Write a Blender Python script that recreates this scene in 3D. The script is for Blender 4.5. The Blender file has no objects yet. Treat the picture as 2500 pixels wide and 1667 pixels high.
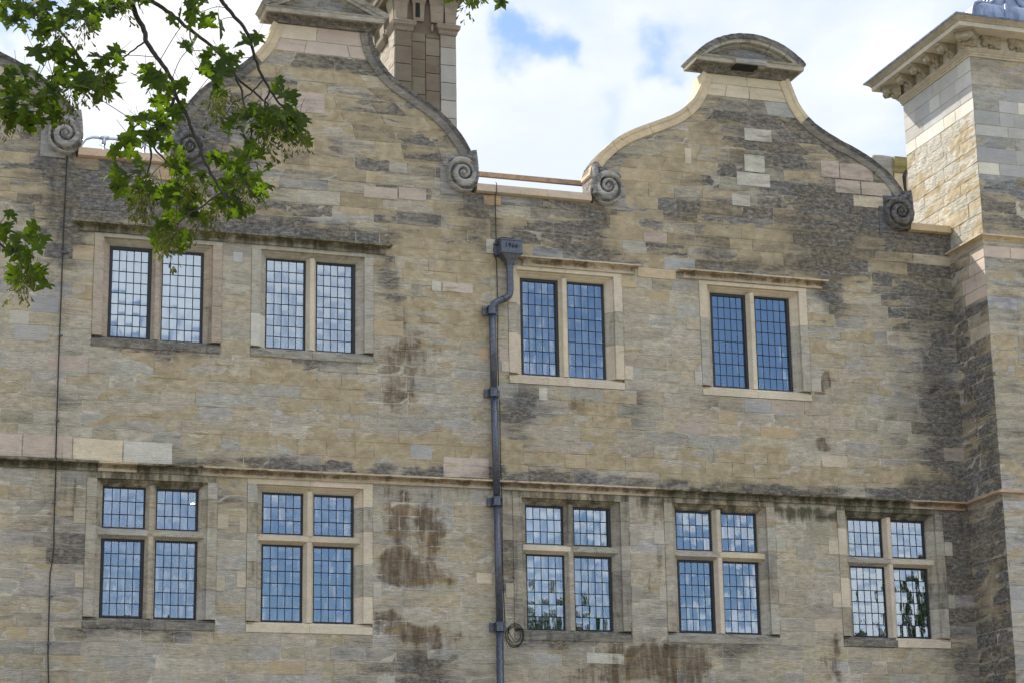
import bpy, math, random
import numpy as np
from mathutils import Vector, Matrix, noise
random.seed(11)
rnd = random.random
def U(a, b): return a + (b - a) * random.random()

# ------------------------------------------------------------------ camera, light, exposure
S = bpy.context.scene
COL = S.collection
W, H, F = 2500.0, 1667.0, 5285.7
YAW, PITCH, ROLL = math.radians(18.345), math.radians(14.919), math.radians(-0.98)
CAM = Vector((0, -27.0, 1.65))
fw = Vector((math.sin(YAW)*math.cos(PITCH), math.cos(YAW)*math.cos(PITCH), math.sin(PITCH)))
r0 = Vector((math.cos(YAW), -math.sin(YAW), 0)); u0 = r0.cross(fw)
rt = r0*math.cos(ROLL) + u0*math.sin(ROLL); up = -r0*math.sin(ROLL) + u0*math.cos(ROLL)
cd = bpy.data.cameras.new('camera'); cam = bpy.data.objects.new('camera', cd); COL.objects.link(cam)
cd.lens = 36*F/W; cd.sensor_width = 36; cd.clip_start = 0.5; cd.clip_end = 3000
cam.matrix_world = Matrix(((rt.x, up.x, -fw.x, CAM.x), (rt.y, up.y, -fw.y, CAM.y), (rt.z, up.z, -fw.z, CAM.z), (0, 0, 0, 1)))
S.camera = cam
def at(px, py, Y):
    """the point of the plane y = Y seen at a pixel of the 2500 px photograph"""
    d = fw + rt*((px - W/2)/F) - up*((py - H/2)/F)
    return CAM + d*((Y - CAM.y)/d.y)

SUN = Vector((-0.435, 0.885, 1.0)).normalized()
sd = bpy.data.lights.new('sun', 'SUN'); so = bpy.data.objects.new('sun', sd); COL.objects.link(so)
sd.energy = 4.3; sd.angle = math.radians(0.5); sd.color = (1.0, 0.94, 0.84)
so.rotation_euler = SUN.to_track_quat('Z', 'Y').to_euler(); so.location = (0, 0, 30)

wd = bpy.data.worlds.new('World'); S.world = wd; wd.use_nodes = True
nt = wd.node_tree; nt.nodes.clear()
def nn(t, k, **kw):
    n = t.nodes.new(k)
    for a, b in kw.items(): setattr(n, a, b)
    return n
def mth(t, op, a, b=None, c=None, clamp=False):
    n = t.nodes.new('ShaderNodeMath'); n.operation = op; n.use_clamp = clamp
    for i, v in enumerate((a, b, c)):
        if v is None: continue
        if isinstance(v, (int, float)): n.inputs[i].default_value = v
        else: t.links.new(v, n.inputs[i])
    return n.outputs[0]
def mrange(t, v, a, b, c=0.0, d=1.0, smooth=True):
    n = t.nodes.new('ShaderNodeMapRange'); n.interpolation_type = 'SMOOTHSTEP' if smooth else 'LINEAR'
    t.links.new(v, n.inputs[0])
    for i, q in zip((1, 2, 3, 4), (a, b, c, d)): n.inputs[i].default_value = q
    return n.outputs[0]
def cmix(t, f, a, b, blend='MIX'):
    n = t.nodes.new('ShaderNodeMix'); n.data_type = 'RGBA'; n.blend_type = blend
    for i, v in ((0, f), (6, a), (7, b)):
        if isinstance(v, (int, float)): n.inputs[i].default_value = v
        elif isinstance(v, tuple): n.inputs[i].default_value = v if len(v) == 4 else v + (1,)
        else: t.links.new(v, n.inputs[i])
    return n.outputs[2]
def tnoise(t, vec, scale, detail=5, rough=.55, dist=0.0):
    n = t.nodes.new('ShaderNodeTexNoise'); n.inputs['Scale'].default_value = scale
    n.inputs['Detail'].default_value = detail; n.inputs['Roughness'].default_value = rough
    n.inputs['Distortion'].default_value = dist
    if vec is not None: t.links.new(vec, n.inputs['Vector'])
    return n.outputs['Fac']
def mapping(t, vec, scale=(1, 1, 1), loc=(0, 0, 0), rot=(0, 0, 0)):
    n = t.nodes.new('ShaderNodeMapping'); t.links.new(vec, n.inputs[0])
    n.inputs['Scale'].default_value = scale; n.inputs['Location'].default_value = loc; n.inputs['Rotation'].default_value = rot
    return n.outputs[0]

sky = nn(nt, 'ShaderNodeTexSky', sky_type='NISHITA', sun_disc=False)
sky.sun_elevation = math.asin(SUN.z); sky.sun_rotation = math.atan2(SUN.x, SUN.y); sky.air_density = 1.0; sky.dust_density = 0.6; sky.ozone_density = 1.6
tc = nn(nt, 'ShaderNodeTexCoord'); sp = nn(nt, 'ShaderNodeSeparateXYZ'); nt.links.new(tc.outputs['Generated'], sp.inputs[0])
den = mth(nt, 'ADD', mth(nt, 'MAXIMUM', sp.outputs[2], 0.0), 0.22)
cb = nn(nt, 'ShaderNodeCombineXYZ'); nt.links.new(mth(nt, 'DIVIDE', sp.outputs[0], den), cb.inputs[0]); nt.links.new(mth(nt, 'DIVIDE', sp.outputs[1], den), cb.inputs[1])
cv = mapping(nt, cb.outputs[0], (1.0, 1.0, 1.0), (3.1, 1.7, 0.4))
cn = tnoise(nt, cv, 1.9, 9, .52, .25)
cn2 = tnoise(nt, cv, 6.0, 6, .6, .1)
cover = mth(nt, 'ADD', cn, mth(nt, 'MULTIPLY', mth(nt, 'SUBTRACT', cn2, .5), .12))
wn = nn(nt, 'ShaderNodeTexNoise'); nt.links.new(tc.outputs['Generated'], wn.inputs['Vector']); wn.inputs['Scale'].default_value = 26; wn.inputs['Detail'].default_value = 7
wo_ = nn(nt, 'ShaderNodeVectorMath', operation='MULTIPLY_ADD'); nt.links.new(wn.outputs['Color'], wo_.inputs[0]); wo_.inputs[1].default_value = (.075, .075, .075)
ws_ = nn(nt, 'ShaderNodeVectorMath', operation='SUBTRACT'); nt.links.new(tc.outputs['Generated'], ws_.inputs[0]); ws_.inputs[1].default_value = (.0375, .0375, .0375)
nt.links.new(ws_.outputs[0], wo_.inputs[2]); warp = wo_
# gaps of blue between the clouds in front of the camera
def gap(px, py, r, amt, mirror=False):
    d = (at(px, py, 0) - CAM).normalized()
    if mirror: d.y = -d.y        # clear sky over the lawn, the part the panes mirror
    n = nn(nt, 'ShaderNodeVectorMath', operation='DISTANCE'); nt.links.new(warp.outputs[0], n.inputs[0]); n.inputs[1].default_value = d
    return mth(nt, 'MULTIPLY', mrange(nt, n.outputs['Value'], 0.0, r, 1, 0), amt)
ahead = mrange(nt, sp.outputs[1], -0.2, 0.6)          # the bank of cloud lies on this side of the sky
cover = mth(nt, 'ADD', cover, mth(nt, 'MULTIPLY_ADD', ahead, .155, .035))
for g in ((1280, 118, .020, .16), (1238, 88, .014, .12), (1330, 140, .012, .08), (1595, 165, .016, .12), (1490, 290, .02, .09), (40, 40, .034, .28), (170, 20, .03, .18), (2250, 210, .05, .04),
          (330, 1330, .07, .17, True), (760, 1330, .07, .19, True), (1830, 930, .055, .12, True), (1370, 940, .03, .06, True), (1700, 1420, .04, .2, True), (330, 700, .035, -.22, True), (800, 760, .03, .05, True), (1500, 1250, .04, -.1, True)):
    cover = mth(nt, 'SUBTRACT', cover, gap(*g))
cm = mrange(nt, cover, .39, .66)
shade = mrange(nt, tnoise(nt, cv, 3.2, 7, .55), .35, .68)
ccol = cmix(nt, shade, (9.2, 10.0, 11.7), (12.0, 11.95, 12.0))
ccol = cmix(nt, 1.0, ccol, mrange(nt, sp.outputs[1], 0.0, .75, 1.0, .585), 'MULTIPLY')      # clouds on the sun's side show their shaded underside
thin = cmix(nt, .35, sky.outputs[0], (2.6, 4.3, 8.4))
bg = nn(nt, 'ShaderNodeBackground'); bg.inputs[1].default_value = 0.078
nt.links.new(cmix(nt, cm, thin, ccol), bg.inputs[0])
nt.links.new(bg.outputs[0], nn(nt, 'ShaderNodeOutputWorld').inputs[0])
S.render.engine = 'CYCLES'
S.view_settings.view_transform = 'Standard'; S.view_settings.look = 'None'
S.view_settings.exposure = 1.06; S.view_settings.gamma = 1; S.view_settings.use_curve_mapping = False
S.cycles.max_bounces = 6; S.cycles.transparent_max_bounces = 8

# ------------------------------------------------------------------ materials
def newmat(name):
    m = bpy.data.materials.new(name); m.use_nodes = True
    t = m.node_tree; t.nodes.clear()
    b = nn(t, 'ShaderNodeBsdfPrincipled'); o = nn(t, 'ShaderNodeOutputMaterial'); t.links.new(b.outputs[0], o.inputs[0])
    return m, t, b, o
def setp(b, **k):
    for a, v in k.items(): b.inputs[a.replace('_', ' ')].default_value = v
def bump(t, b, h, s, d):
    n = nn(t, 'ShaderNodeBump'); n.inputs['Strength'].default_value = s; n.inputs['Distance'].default_value = d
    t.links.new(h, n.inputs['Height']); t.links.new(n.outputs[0], b.inputs['Normal'])

def stone_material():
    m, t, b, o = newmat('weathered_limestone')
    g = nn(t, 'ShaderNodeNewGeometry').outputs['Position']
    a1 = nn(t, 'ShaderNodeAttribute', attribute_name='col'); a2 = nn(t, 'ShaderNodeAttribute', attribute_name='st')
    s = nn(t, 'ShaderNodeSeparateColor'); t.links.new(a2.outputs['Color'], s.inputs[0])
    crust, plas, brown, fresh, green = s.outputs[0], s.outputs[1], s.outputs[2], a2.outputs['Alpha'], a1.outputs['Alpha']
    old = mth(t, 'SUBTRACT', 1.0, fresh, clamp=True)
    n1 = tnoise(t, g, 1.3, 6, .6)
    n4 = tnoise(t, g, 70, 5, .7)
    st = tnoise(t, mapping(t, g, (2.2, 2.2, 11)), 1.0, 10, .66, .5)
    st2 = tnoise(t, mapping(t, g, (3.2, 3.2, 6.5), (7, 3, 1)), 1.0, 9, .68, .3)
    st3 = tnoise(t, mapping(t, g, (9, 9, 42), (1, 5, 2)), 1.0, 7, .7, .6)
    pn = tnoise(t, mapping(t, g, (1.3, 1.3, 5.8), (2, 9, 4)), 1.0, 7, .56, .5)
    gr = tnoise(t, mapping(t, g, (1, 1, 2.4), (20, 3, 8)), 1.9, 9, .64, .4)
    vs = tnoise(t, mapping(t, g, (8, 8, 1.3), (3, 3, 3)), 1.0, 9, .66, .3)
    mt = tnoise(t, mapping(t, g, (1, 1, 1.6), (4, 4, 9)), 9, 6, .62, .3)
    c = cmix(t, 1.0, a1.outputs['Color'], mrange(t, n1, .3, .7, 1.05, 1.42, False), 'MULTIPLY')
    c = cmix(t, mth(t, 'MULTIPLY', mrange(t, gr, .44, .60), mth(t, 'MULTIPLY_ADD', old, .55, .06)), c, (.465, .415, .315))
    c = cmix(t, mth(t, 'MULTIPLY', mrange(t, st3, .5, .66), mth(t, 'MULTIPLY', old, .38)), c, (.24, .21, .165))
    c = cmix(t, mth(t, 'MULTIPLY', mrange(t, st3, .34, .46, 1, 0), mth(t, 'MULTIPLY', old, .30)), c, (.56, .52, .43))
    pv_ = mth(t, 'MULTIPLY_ADD', plas, .5, pn)
    pm = mrange(t, pv_, .705, .722)
    rim = mth(t, 'SUBTRACT', mrange(t, pv_, .672, .700), pm, clamp=True)
    c = cmix(t, mth(t, 'MULTIPLY', rim, mth(t, 'MULTIPLY', old, .38)), c, (.62, .58, .49))
    pc = cmix(t, mrange(t, tnoise(t, g, 5, 4, .5), .38, .62), (.365, .292, .175), (.44, .36, .23))
    c = cmix(t, mth(t, 'MULTIPLY', pm, .93), c, pc)
    bm = mth(t, 'MULTIPLY', mrange(t, mth(t, 'MULTIPLY_ADD', brown, .50, mth(t, 'ADD', mth(t, 'MULTIPLY', st2, .6), mth(t, 'MULTIPLY', vs, .4))), .69, .88), mrange(t, vs, .40, .60, .55, 1.0))
    c = cmix(t, mth(t, 'MULTIPLY', bm, .88), c, (.125, .08, .04))
    notp = mth(t, 'MULTIPLY_ADD', pm, -.20, 1.0)
    sk = mth(t, 'ADD', mth(t, 'MULTIPLY', st, .72), mth(t, 'MULTIPLY', mt, .28))
    cmk = mrange(t, mth(t, 'MULTIPLY', mth(t, 'MULTIPLY_ADD', crust, .52, sk), notp), .57, .93)
    fine = tnoise(t, mapping(t, g, (1, 1, 1.9)), 13, 9, .74, 0)
    cmk = mth(t, 'MULTIPLY', cmk, mrange(t, fine, .30, .64, .38, 1.0))
    c = cmix(t, mth(t, 'MULTIPLY', cmk, .90), c, (.050, .050, .054))
    pit_shade = tnoise(t, mapping(t, g, (1, 1, 2.2), (9, 1, 1)), 21, 4, .6, .5)
    c = cmix(t, mth(t, 'MULTIPLY', mrange(t, pit_shade, .655, .72), mth(t, 'MULTIPLY', old, .75)), c, (.11, .09, .065))  # dark specks: the shade of small holes put into the colour
    gm = mrange(t, mth(t, 'MULTIPLY_ADD', green, .6, vs), .62, .92)
    c = cmix(t, mth(t, 'MULTIPLY', gm, .85), c, (.060, .056, .028))
    c = cmix(t, 1.0, c, mrange(t, n4, .3, .7, .87, 1.10, False), 'MULTIPLY')
    c = cmix(t, mth(t, 'MULTIPLY_ADD', old, .8, .2), c, cmix(t, 1.0, c, mrange(t, mt, .34, .66, .80, 1.14, False), 'MULTIPLY'))
    c = cmix(t, mth(t, 'MULTIPLY', mrange(t, tnoise(t, mapping(t, g, (1, 1, 2), (6, 2, 2)), 13, 7, .68, .6), .58, .68), mth(t, 'MULTIPLY', old, .28)), c, (.60, .54, .43))
    t.links.new(c, b.inputs['Base Color']); setp(b, Roughness=.93); b.inputs['Specular IOR Level'].default_value = .25
    hh = mth(t, 'ADD', mth(t, 'MULTIPLY', mrange(t, st3, .3, .7), mth(t, 'MULTIPLY', old, mth(t, 'MULTIPLY_ADD', pm, -.8, 1.0))), mth(t, 'MULTIPLY', n4, .25))
    hh = mth(t, 'ADD', hh, mth(t, 'MULTIPLY', pm, .25))
    bump(t, b, hh, .75, .012)
    return m
STONE = stone_material()

def simple(name, col, rough=.6, metal=0., var=.25, scale=9, bmp=.0, spec=.5, col2=None):
    m, t, b, o = newmat(name)
    g = nn(t, 'ShaderNodeNewGeometry').outputs['Position']
    n = tnoise(t, g, scale, 7, .62)
    c2 = col2 if col2 else tuple(x*(1-var) for x in col)
    t.links.new(cmix(t, mrange(t, n, .38, .62), col, c2), b.inputs['Base Color'])
    setp(b, Roughness=rough, Metallic=metal); b.inputs['Specular IOR Level'].default_value = spec
    if bmp: bump(t, b, n, bmp, .004)
    return m
IRON = simple('painted_iron', (.028, .036, .056), .30, 0, bmp=.5, scale=38, col2=(.075, .087, .115), spec=.8)
BLACK = simple('black_steel', (.010, .011, .014), .45)
CAME = simple('lead_came', (.010, .011, .014), .5)
def lead_mat():
    m, t, b, o = newmat('sheet_lead')
    g = nn(t, 'ShaderNodeNewGeometry').outputs['Position']
    v = tnoise(t, mapping(t, g, (9, 9, 2.0)), 1, 8, .65, .4)
    t.links.new(cmix(t, mrange(t, v, .35, .65), (.085, .115, .185), (.20, .25, .35)), b.inputs['Base Color'])
    setp(b, Roughness=.42, Metallic=.35); bump(t, b, v, .1, .004); return m
LEAD = lead_mat()
TIMBER = simple('sawn_timber', (.42, .29, .17), .8, var=.3, scale=14)
STEEL = simple('galvanised_steel', (.55, .60, .66), .32, .8, var=.15, scale=30)
BARK = simple('bark', (.045, .036, .028), .9, var=.5, scale=40, bmp=.5)
CABLE = simple('dark_cable', (.022, .020, .019), .6)
SLATE = simple('roof_slate', (.09, .095, .105), .7, var=.4, scale=5)
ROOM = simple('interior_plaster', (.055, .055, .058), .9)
BLIND = simple('pale_blind', (.42, .44, .44), .9, var=.06)
GRASS = simple('lawn', (.06, .085, .022), .95, var=.45, scale=1.5, bmp=.3)
DARKHOLE = simple('dark_void', (.015, .014, .012), .95)
MOSS = simple('moss', (.05, .05, .015), .95, var=.5, scale=30, bmp=.6)
def glass_mat():
    m, t, b, o = newmat('window_glass'); t.nodes.remove(b)
    gl = nn(t, 'ShaderNodeBsdfGlossy'); gl.inputs['Color'].default_value = (.80, .91, 1.0, 1); gl.inputs['Roughness'].default_value = .02
    tr = nn(t, 'ShaderNodeBsdfTransparent'); tr.inputs['Color'].default_value = (.78, .84, .86, 1)
    lw = nn(t, 'ShaderNodeLayerWeight'); lw.inputs[0].default_value = .35
    oi = nn(t, 'ShaderNodeNewGeometry')
    g = oi.outputs['Position']
    w = tnoise(t, mapping(t, g, (6, 6, 2.2)), 1, 3, .5)
    bp = nn(t, 'ShaderNodeBump'); bp.inputs['Strength'].default_value = .07; bp.inputs['Distance'].default_value = .02
    t.links.new(w, bp.inputs['Height']); t.links.new(bp.outputs[0], gl.inputs['Normal'])
    f = mth(t, 'MULTIPLY_ADD', lw.outputs['Fresnel'], .5, .28, clamp=True)
    mx = nn(t, 'ShaderNodeMixShader'); t.links.new(f, mx.inputs[0]); t.links.new(tr.outputs[0], mx.inputs[1]); t.links.new(gl.outputs[0], mx.inputs[2])
    t.links.new(mx.outputs[0], o.inputs[0]); return m
GLASS = glass_mat()
def leaf_mat(name, c1, c2, tr1, k=.5):
    m, t, b, o = newmat(name)
    oi = nn(t, 'ShaderNodeObjectInfo'); g = nn(t, 'ShaderNodeNewGeometry').outputs['Position']
    a = nn(t, 'ShaderNodeAttribute', attribute_name='vein')
    r = mth(t, 'MULTIPLY_ADD', oi.outputs['Random'], .6, mth(t, 'MULTIPLY', tnoise(t, g, 9, 3), .4))
    c = cmix(t, r, c1, c2)
    c = cmix(t, mth(t, 'MULTIPLY', a.outputs['Fac'], .35), c, (c2[0]*1.6+.02, c2[1]*1.5+.02, c2[2]*1.5))
    t.links.new(c, b.inputs['Base Color']); setp(b, Roughness=.72); b.inputs['Specular IOR Level'].default_value = .18
    tl = nn(t, 'ShaderNodeBsdfTranslucent')
    tcx = cmix(t, r, tr1, tuple(x*.30 for x in tr1))
    tcx = cmix(t, mth(t, 'MULTIPLY', a.outputs['Fac'], .35), tcx, tuple(x*.5 for x in tr1))
    t.links.new(tcx, tl.inputs[0])
    mx = nn(t, 'ShaderNodeMixShader'); mx.inputs[0].default_value = k
    t.links.new(b.outputs[0], mx.inputs[1]); t.links.new(tl.outputs[0], mx.inputs[2]); t.links.new(mx.outputs[0], o.inputs[0]); return m
LEAF = leaf_mat('sycamore_leaf', (.004, .010, .002), (.011, .022, .004), (.28, .47, .016), .33)
SEED = leaf_mat('samara', (.07, .075, .02), (.05, .06, .018), (.25, .28, .05), .36)
FARLEAF = leaf_mat('far_foliage', (.03, .055, .014), (.05, .08, .02), (.10, .16, .03), .3)

# ------------------------------------------------------------------ mesh builder
class MB:
    def __init__(s): s.v = []; s.f = []; s.c = []; s.s = []
    def add(s, vs, fs, col=(.4, .36, .27, 0), st=(.3, .2, 0, 0)):
        """col: rgb + algae; st: crust, plaster, brown, freshness; each one tuple or a list per vertex"""
        k = len(s.v); s.v += [tuple(v) for v in vs]; s.f += [tuple(k + i for i in f) for f in fs]
        n = len(vs)
        s.c += list(col) if isinstance(col, list) else [col]*n
        s.s += list(st) if isinstance(st, list) else [st]*n
        return s
    def box(s, x0, x1, y0, y1, z0, z1, **k):
        return s.add([(x0, y0, z0), (x1, y0, z0), (x1, y1, z0), (x0, y1, z0), (x0, y0, z1), (x1, y0, z1), (x1, y1, z1), (x0, y1, z1)],
                     [(0, 3, 2, 1), (4, 5, 6, 7), (0, 1, 5, 4), (1, 2, 6, 5), (2, 3, 7, 6), (3, 0, 4, 7)], **k)
    def tube(s, pts, rad, n=8, cap=True, **k):
        pts = [Vector(p) for p in pts]; rad = rad if isinstance(rad, (list, tuple)) else [rad]*len(pts)
        vs, fs = [], []; ref = None
        for i, p in enumerate(pts):
            d = (pts[min(i+1, len(pts)-1)] - pts[max(i-1, 0)]).normalized()
            if ref is None: ref = d.orthogonal().normalized()
            ref = (ref - d*ref.dot(d)); ref = ref.normalized() if ref.length > 1e-6 else d.orthogonal().normalized()
            q = d.cross(ref)
            for j in range(n):
                a = 2*math.pi*j/n; vs.append(p + (ref*math.cos(a) + q*math.sin(a))*rad[i])
        for i in range(len(pts)-1):
            for j in range(n):
                a, b2 = i*n + j, i*n + (j+1) % n; fs.append((a, b2, b2+n, a+n))
        if cap: fs.append(tuple(reversed(range(n)))); fs.append(tuple(range(len(vs)-n, len(vs))))
        return s.add(vs, fs, **k)
    def sweep(s, rings, closed=True, cap=True, **k):
        """rings: list of lists of points, the same count each"""
        n = len(rings[0]); vs = [p for r in rings for p in r]; fs = []
        for i in range(len(rings)-1):
            for j in range(n if closed else n-1):
                a, b2 = i*n + j, i*n + (j+1) % n; fs.append((a, b2, b2+n, a+n))
        if cap and closed: fs.append(tuple(reversed(range(n)))); fs.append(tuple(range(len(vs)-n, len(vs))))
        return s.add(vs, fs, **k)
    def stack(s, x0, x1, y0, y1, prof, **k):
        """moulding round a rectangular plan: prof = [(z, overhang)]"""
        rings = [[(x0-o, y0-o, z), (x1+o, y0-o, z), (x1+o, y1+o, z), (x0-o, y1+o, z)] for z, o in prof]
        return s.sweep(rings, **k)
def obj(name, mb, mat, parent=None, smooth=False, auto=None):
    me = bpy.data.meshes.new(name); me.from_pydata(mb.v, [], mb.f)
    if mat is STONE:
        a = me.attributes.new('col', 'FLOAT_COLOR', 'POINT'); a.data.foreach_set('color', np.array([c if len(c) == 4 else tuple(c)+(0,) for c in mb.c], dtype=np.float32).ravel())
        a = me.attributes.new('st', 'FLOAT_COLOR', 'POINT'); a.data.foreach_set('color', np.array(mb.s, dtype=np.float32).ravel())
    me.materials.append(mat)
    if smooth or auto: me.polygons.foreach_set('use_smooth', [True]*len(me.polygons))
    if auto: me.set_sharp_from_angle(angle=math.radians(auto))
    me.update()
    o = bpy.data.objects.new(name, me); COL.objects.link(o)
    if parent: o.parent = parent
    return o
def tag(o, label=None, cat=None, group=None, kind=None):
    for k, v in (('label', label), ('category', cat), ('group', group), ('kind', kind)):
        if v: o[k] = v
    return o
def thing(name, label, cat, loc=(0, 0, 0), group=None):
    o = bpy.data.objects.new(name, None); COL.objects.link(o); o.location = loc; o.empty_display_size = .2
    return tag(o, label, cat, group)
def part(name, parent):
    o = bpy.data.objects.new(name, None); COL.objects.link(o); o.parent = parent; o.empty_display_size = .1
    return o
def N(x, y, z): return noise.noise(Vector((x, y, z)))

# stone palette
OLD = [(.42, .362, .248), (.395, .352, .27), (.435, .366, .242), (.42, .36, .26), (.385, .335, .238), (.435, .385, .29), (.385, .365, .315), (.45, .40, .31), (.365, .335, .28)]
CREAM = (.545, .465, .335); PINK = (.455, .37, .295); WHITE = (.475, .45, .375); TAN = (.45, .35, .21); GREY = (.37, .365, .335); ORANGE = (.46, .315, .18)
def jit(c, a=.06):
    k = 1 + U(-a, a); return (c[0]*k*(1+U(-.02, .02)), c[1]*k, c[2]*k*(1+U(-.04, .04)))

# ------------------------------------------------------------------ weathering of the long front
# (cx, cz, rx, rz, amount, channel) channel 0 crust 1 plaster 2 brown 3 algae
BLOBS = [
 (7.35, 6.65, .22, .42, .75, 2), (7.75, 6.45, .16, .5, .55, 2), (7.25, 6.05, .25, .25, .8, 2), (7.65, 5.95, .4, .15, .6, 2), (7.9, 6.1, .4, .2, .35, 2), (7.2, 5.35, .3, .16, .8, 2), (7.7, 5.3, .4, .15, .5, 2), (7.9, 4.95, .6, .35, .5, 2), (7.2, 6.95, .3, .3, .3, 2),
 (8.0, 6.8, .5, .4, .4, 2), (10.6, 4.95, .7, .3, .75, 2), (11.2, 5.0, .45, .25, .6, 2), (11.6, 4.7, .6, .3, .4, 2), (10.1, 4.6, .5, .3, .45, 2),
 (7.35, 9.2, .45, .5, .45, 2), (7.35, 8.45, .28, .45, .7, 2), (7.9, 8.95, .5, .3, .35, 2), (9.95, 8.35, .45, .28, .55, 2), (9.6, 7.65, .45, .2, .35, 2), (7.6, 9.9, .8, .5, .25, 2),
 (13.45, 6.0, .12, .8, .45, 2), (13.5, 4.9, .15, .5, .6, 2), (13.6, 9.0, .08, 1.0, .4, 2), (12.9, 6.3, .1, .6, .3, 2), (4.0, 4.6, 1.0, .3, .25, 2), (14.9, 8.6, .2, 1.0, .2, 2),
 (5.5, 8.5, 2.6, .6, .30, 1), (7.0, 7.65, 1.8, .22, .75, 1), (4.6, 8.5, .8, .25, .3, 1), (11.5, 7.6, 4.3, .20, .7, 1), (9.9, 8.3, .7, .35, .55, 1), (8.6, 10.3, .5, .8, .55, 1), (7.3, 10.2, .5, .8, .40, 1),
 (10.9, 8.3, .8, .3, .2, 1), (13.9, 9.9, .8, 1.0, .35, 1), (6.0, 12.4, 1.2, .7, .34, 1), (12.2, 12.5, .8, .4, .45, 1), (11.2, 11.9, .7, .25, .5, 1), (7.0, 11.6, 1.6, .9, .30, 1), (13.2, 11.0, 1.8, .6, .32, 1),
 (12.2, 10.9, 2.2, .5, .3, 1), (3.6, 10.0, .5, .4, .3, 1), (2.6, 6.9, .5, .3, .4, 1), (5.1, 6.9, .3, .4, .3, 1), (8.2, 9.5, .6, .6, .35, 1), (14.5, 7.7, .9, .3, .4, 1), (2.5, 10.6, .5, .5, .3, 1),
 (4.2, 10.62, 1.3, .14, .9, 0), (5.9, 10.60, 1.4, .10, .85, 0), (10.0, 10.60, .9, .13, .45, 0), (12.6, 10.60, 1.2, .12, .7, 0), (7.22, 10.15, .10, .35, .8, 0), (7.35, 9.75, .1, .3, .5, 0),
 (8.5, 10.95, .22, .55, .7, 0), (10.2, 10.95, .18, .5, .6, 0), (10.35, 10.6, .3, .3, .5, 0), (3.0, 10.7, .3, .8, .75, 0), (2.6, 10.9, .5, .5, .4, 0), (1.8, 9.8, .6, .5, .3, 0), (13.8, 10.25, .22, .35, .65, 0),
 (9.0, 8.3, .25, .7, .65, 0), (9.35, 8.4, .3, .2, .5, 0), (10.6, 8.4, .3, .3, .45, 0), (12.3, 8.5, .45, .14, .5, 0), (14.9, 9.0, .35, 2.2, .38, 0), (15.5, 9.0, .32, 2.6, .60, 0), (15.6, 6.0, .40, 2.0, .50, 0),
 (14.9, 7.35, .5, .22, .6, 0), (11.0, 7.34, 4.5, .10, .45, 0), (6.6, 7.34, 2.4, .09, .7, 0), (13.0, 7.36, 2.4, .13, .55, 0), (3.2, 5.9, .3, .9, .35, 0), (2.9, 6.4, .5, .5, .25, 0), (9.0, 6.2, .3, 1.0, .40, 0),
 (12.7, 12.9, 1.0, .35, .35, 0), (13.6, 12.0, .8, .6, .30, 0), (12.2, 11.2, 2.0, .35, .3, 0), (5.0, 12.0, .7, .6, .45, 0), (14.5, 11.2, 1.0, .5, .55, 0), (13.7, 10.9, .5, .5, .3, 0), (10.95, 5.6, .25, .5, .3, 0),
 (4.1, 8.8, .7, .10, .8, 0), (6.2, 8.8, .8, .10, .6, 0), (4.1, 5.2, .8, .12, .45, 0), (9.8, 5.2, .8, .12, .6, 0), (12.0, 5.2, .8, .12, .5, 0), (14.4, 5.2, .8, .14, .4, 0), (13.2, 7.05, 1.2, .14, .30, 3), (15.0, 6.9, .6, .35, .4, 3),
 (11.0, 6.95, .4, .3, .35, 3), (3.2, 6.9, .6, .3, .3, 3), (5.0, 6.7, .25, .5, .35, 0), (8.0, 4.7, .8, .4, .3, 0), (11.3, 4.55, .9, .3, .3, 0), (9.0, 9.9, .3, .4, .2, 0),
 (13.6, 8.95, .10, .10, 1.4, 2), (13.62, 8.05, .10, .10, 1.3, 2), (15.35, 8.95, .08, .08, 1.0, 2), (12.5, 7.08, 2.9, .09, .40, 3), (7.0, 7.05, 1.6, .10, .35, 3), (13.3, 6.5, .35, .5, .12, 3), (11.0, 5.9, .12, .8, .3, 3), (3.0, 8.3, .2, 1.2, .15, 0), (9.3, 4.6, .5, .2, .3, 2), (7.6, 4.75, .3, .2, .6, 0),
]
BL = np.array(BLOBS)
def field(x, z):
    x0_, z0_ = x, z; x = x + .20*N(x0_*2.3, z0_*3.1, 11.7) + .07*N(x0_*7, z0_*9, 2.2); z = z + .16*N(x0_*2.7, z0_*2.3, 4.9) + .06*N(x0_*8, z0_*8, 6.1)
    u = (x - BL[:, 0])/BL[:, 2]; w = (z - BL[:, 1])/BL[:, 3]
    g = BL[:, 4]*np.exp(-(u*u + w*w)**1.3*.8)
    r = [float(g[BL[:, 5] == c].sum()) for c in range(4)]
    hi = min(max((z - 9.9)/1.0, 0), 1)
    cr = .08 + .33*hi + r[0] + .22*N(x*.7, z*1.1, 3.3)
    mid = 1 if 7.4 < z < 9.9 else 0
    pl = .12 + .09*hi - .05*mid + .85*r[1] + .28*N(x*.6, z*.9, 9.1)
    br = -.05 + r[2] + .18*N(x*.8, z*.8, 5.5)
    return (max(cr, 0), max(pl, 0), max(br, 0), min(max(r[3], 0), 1))

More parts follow.
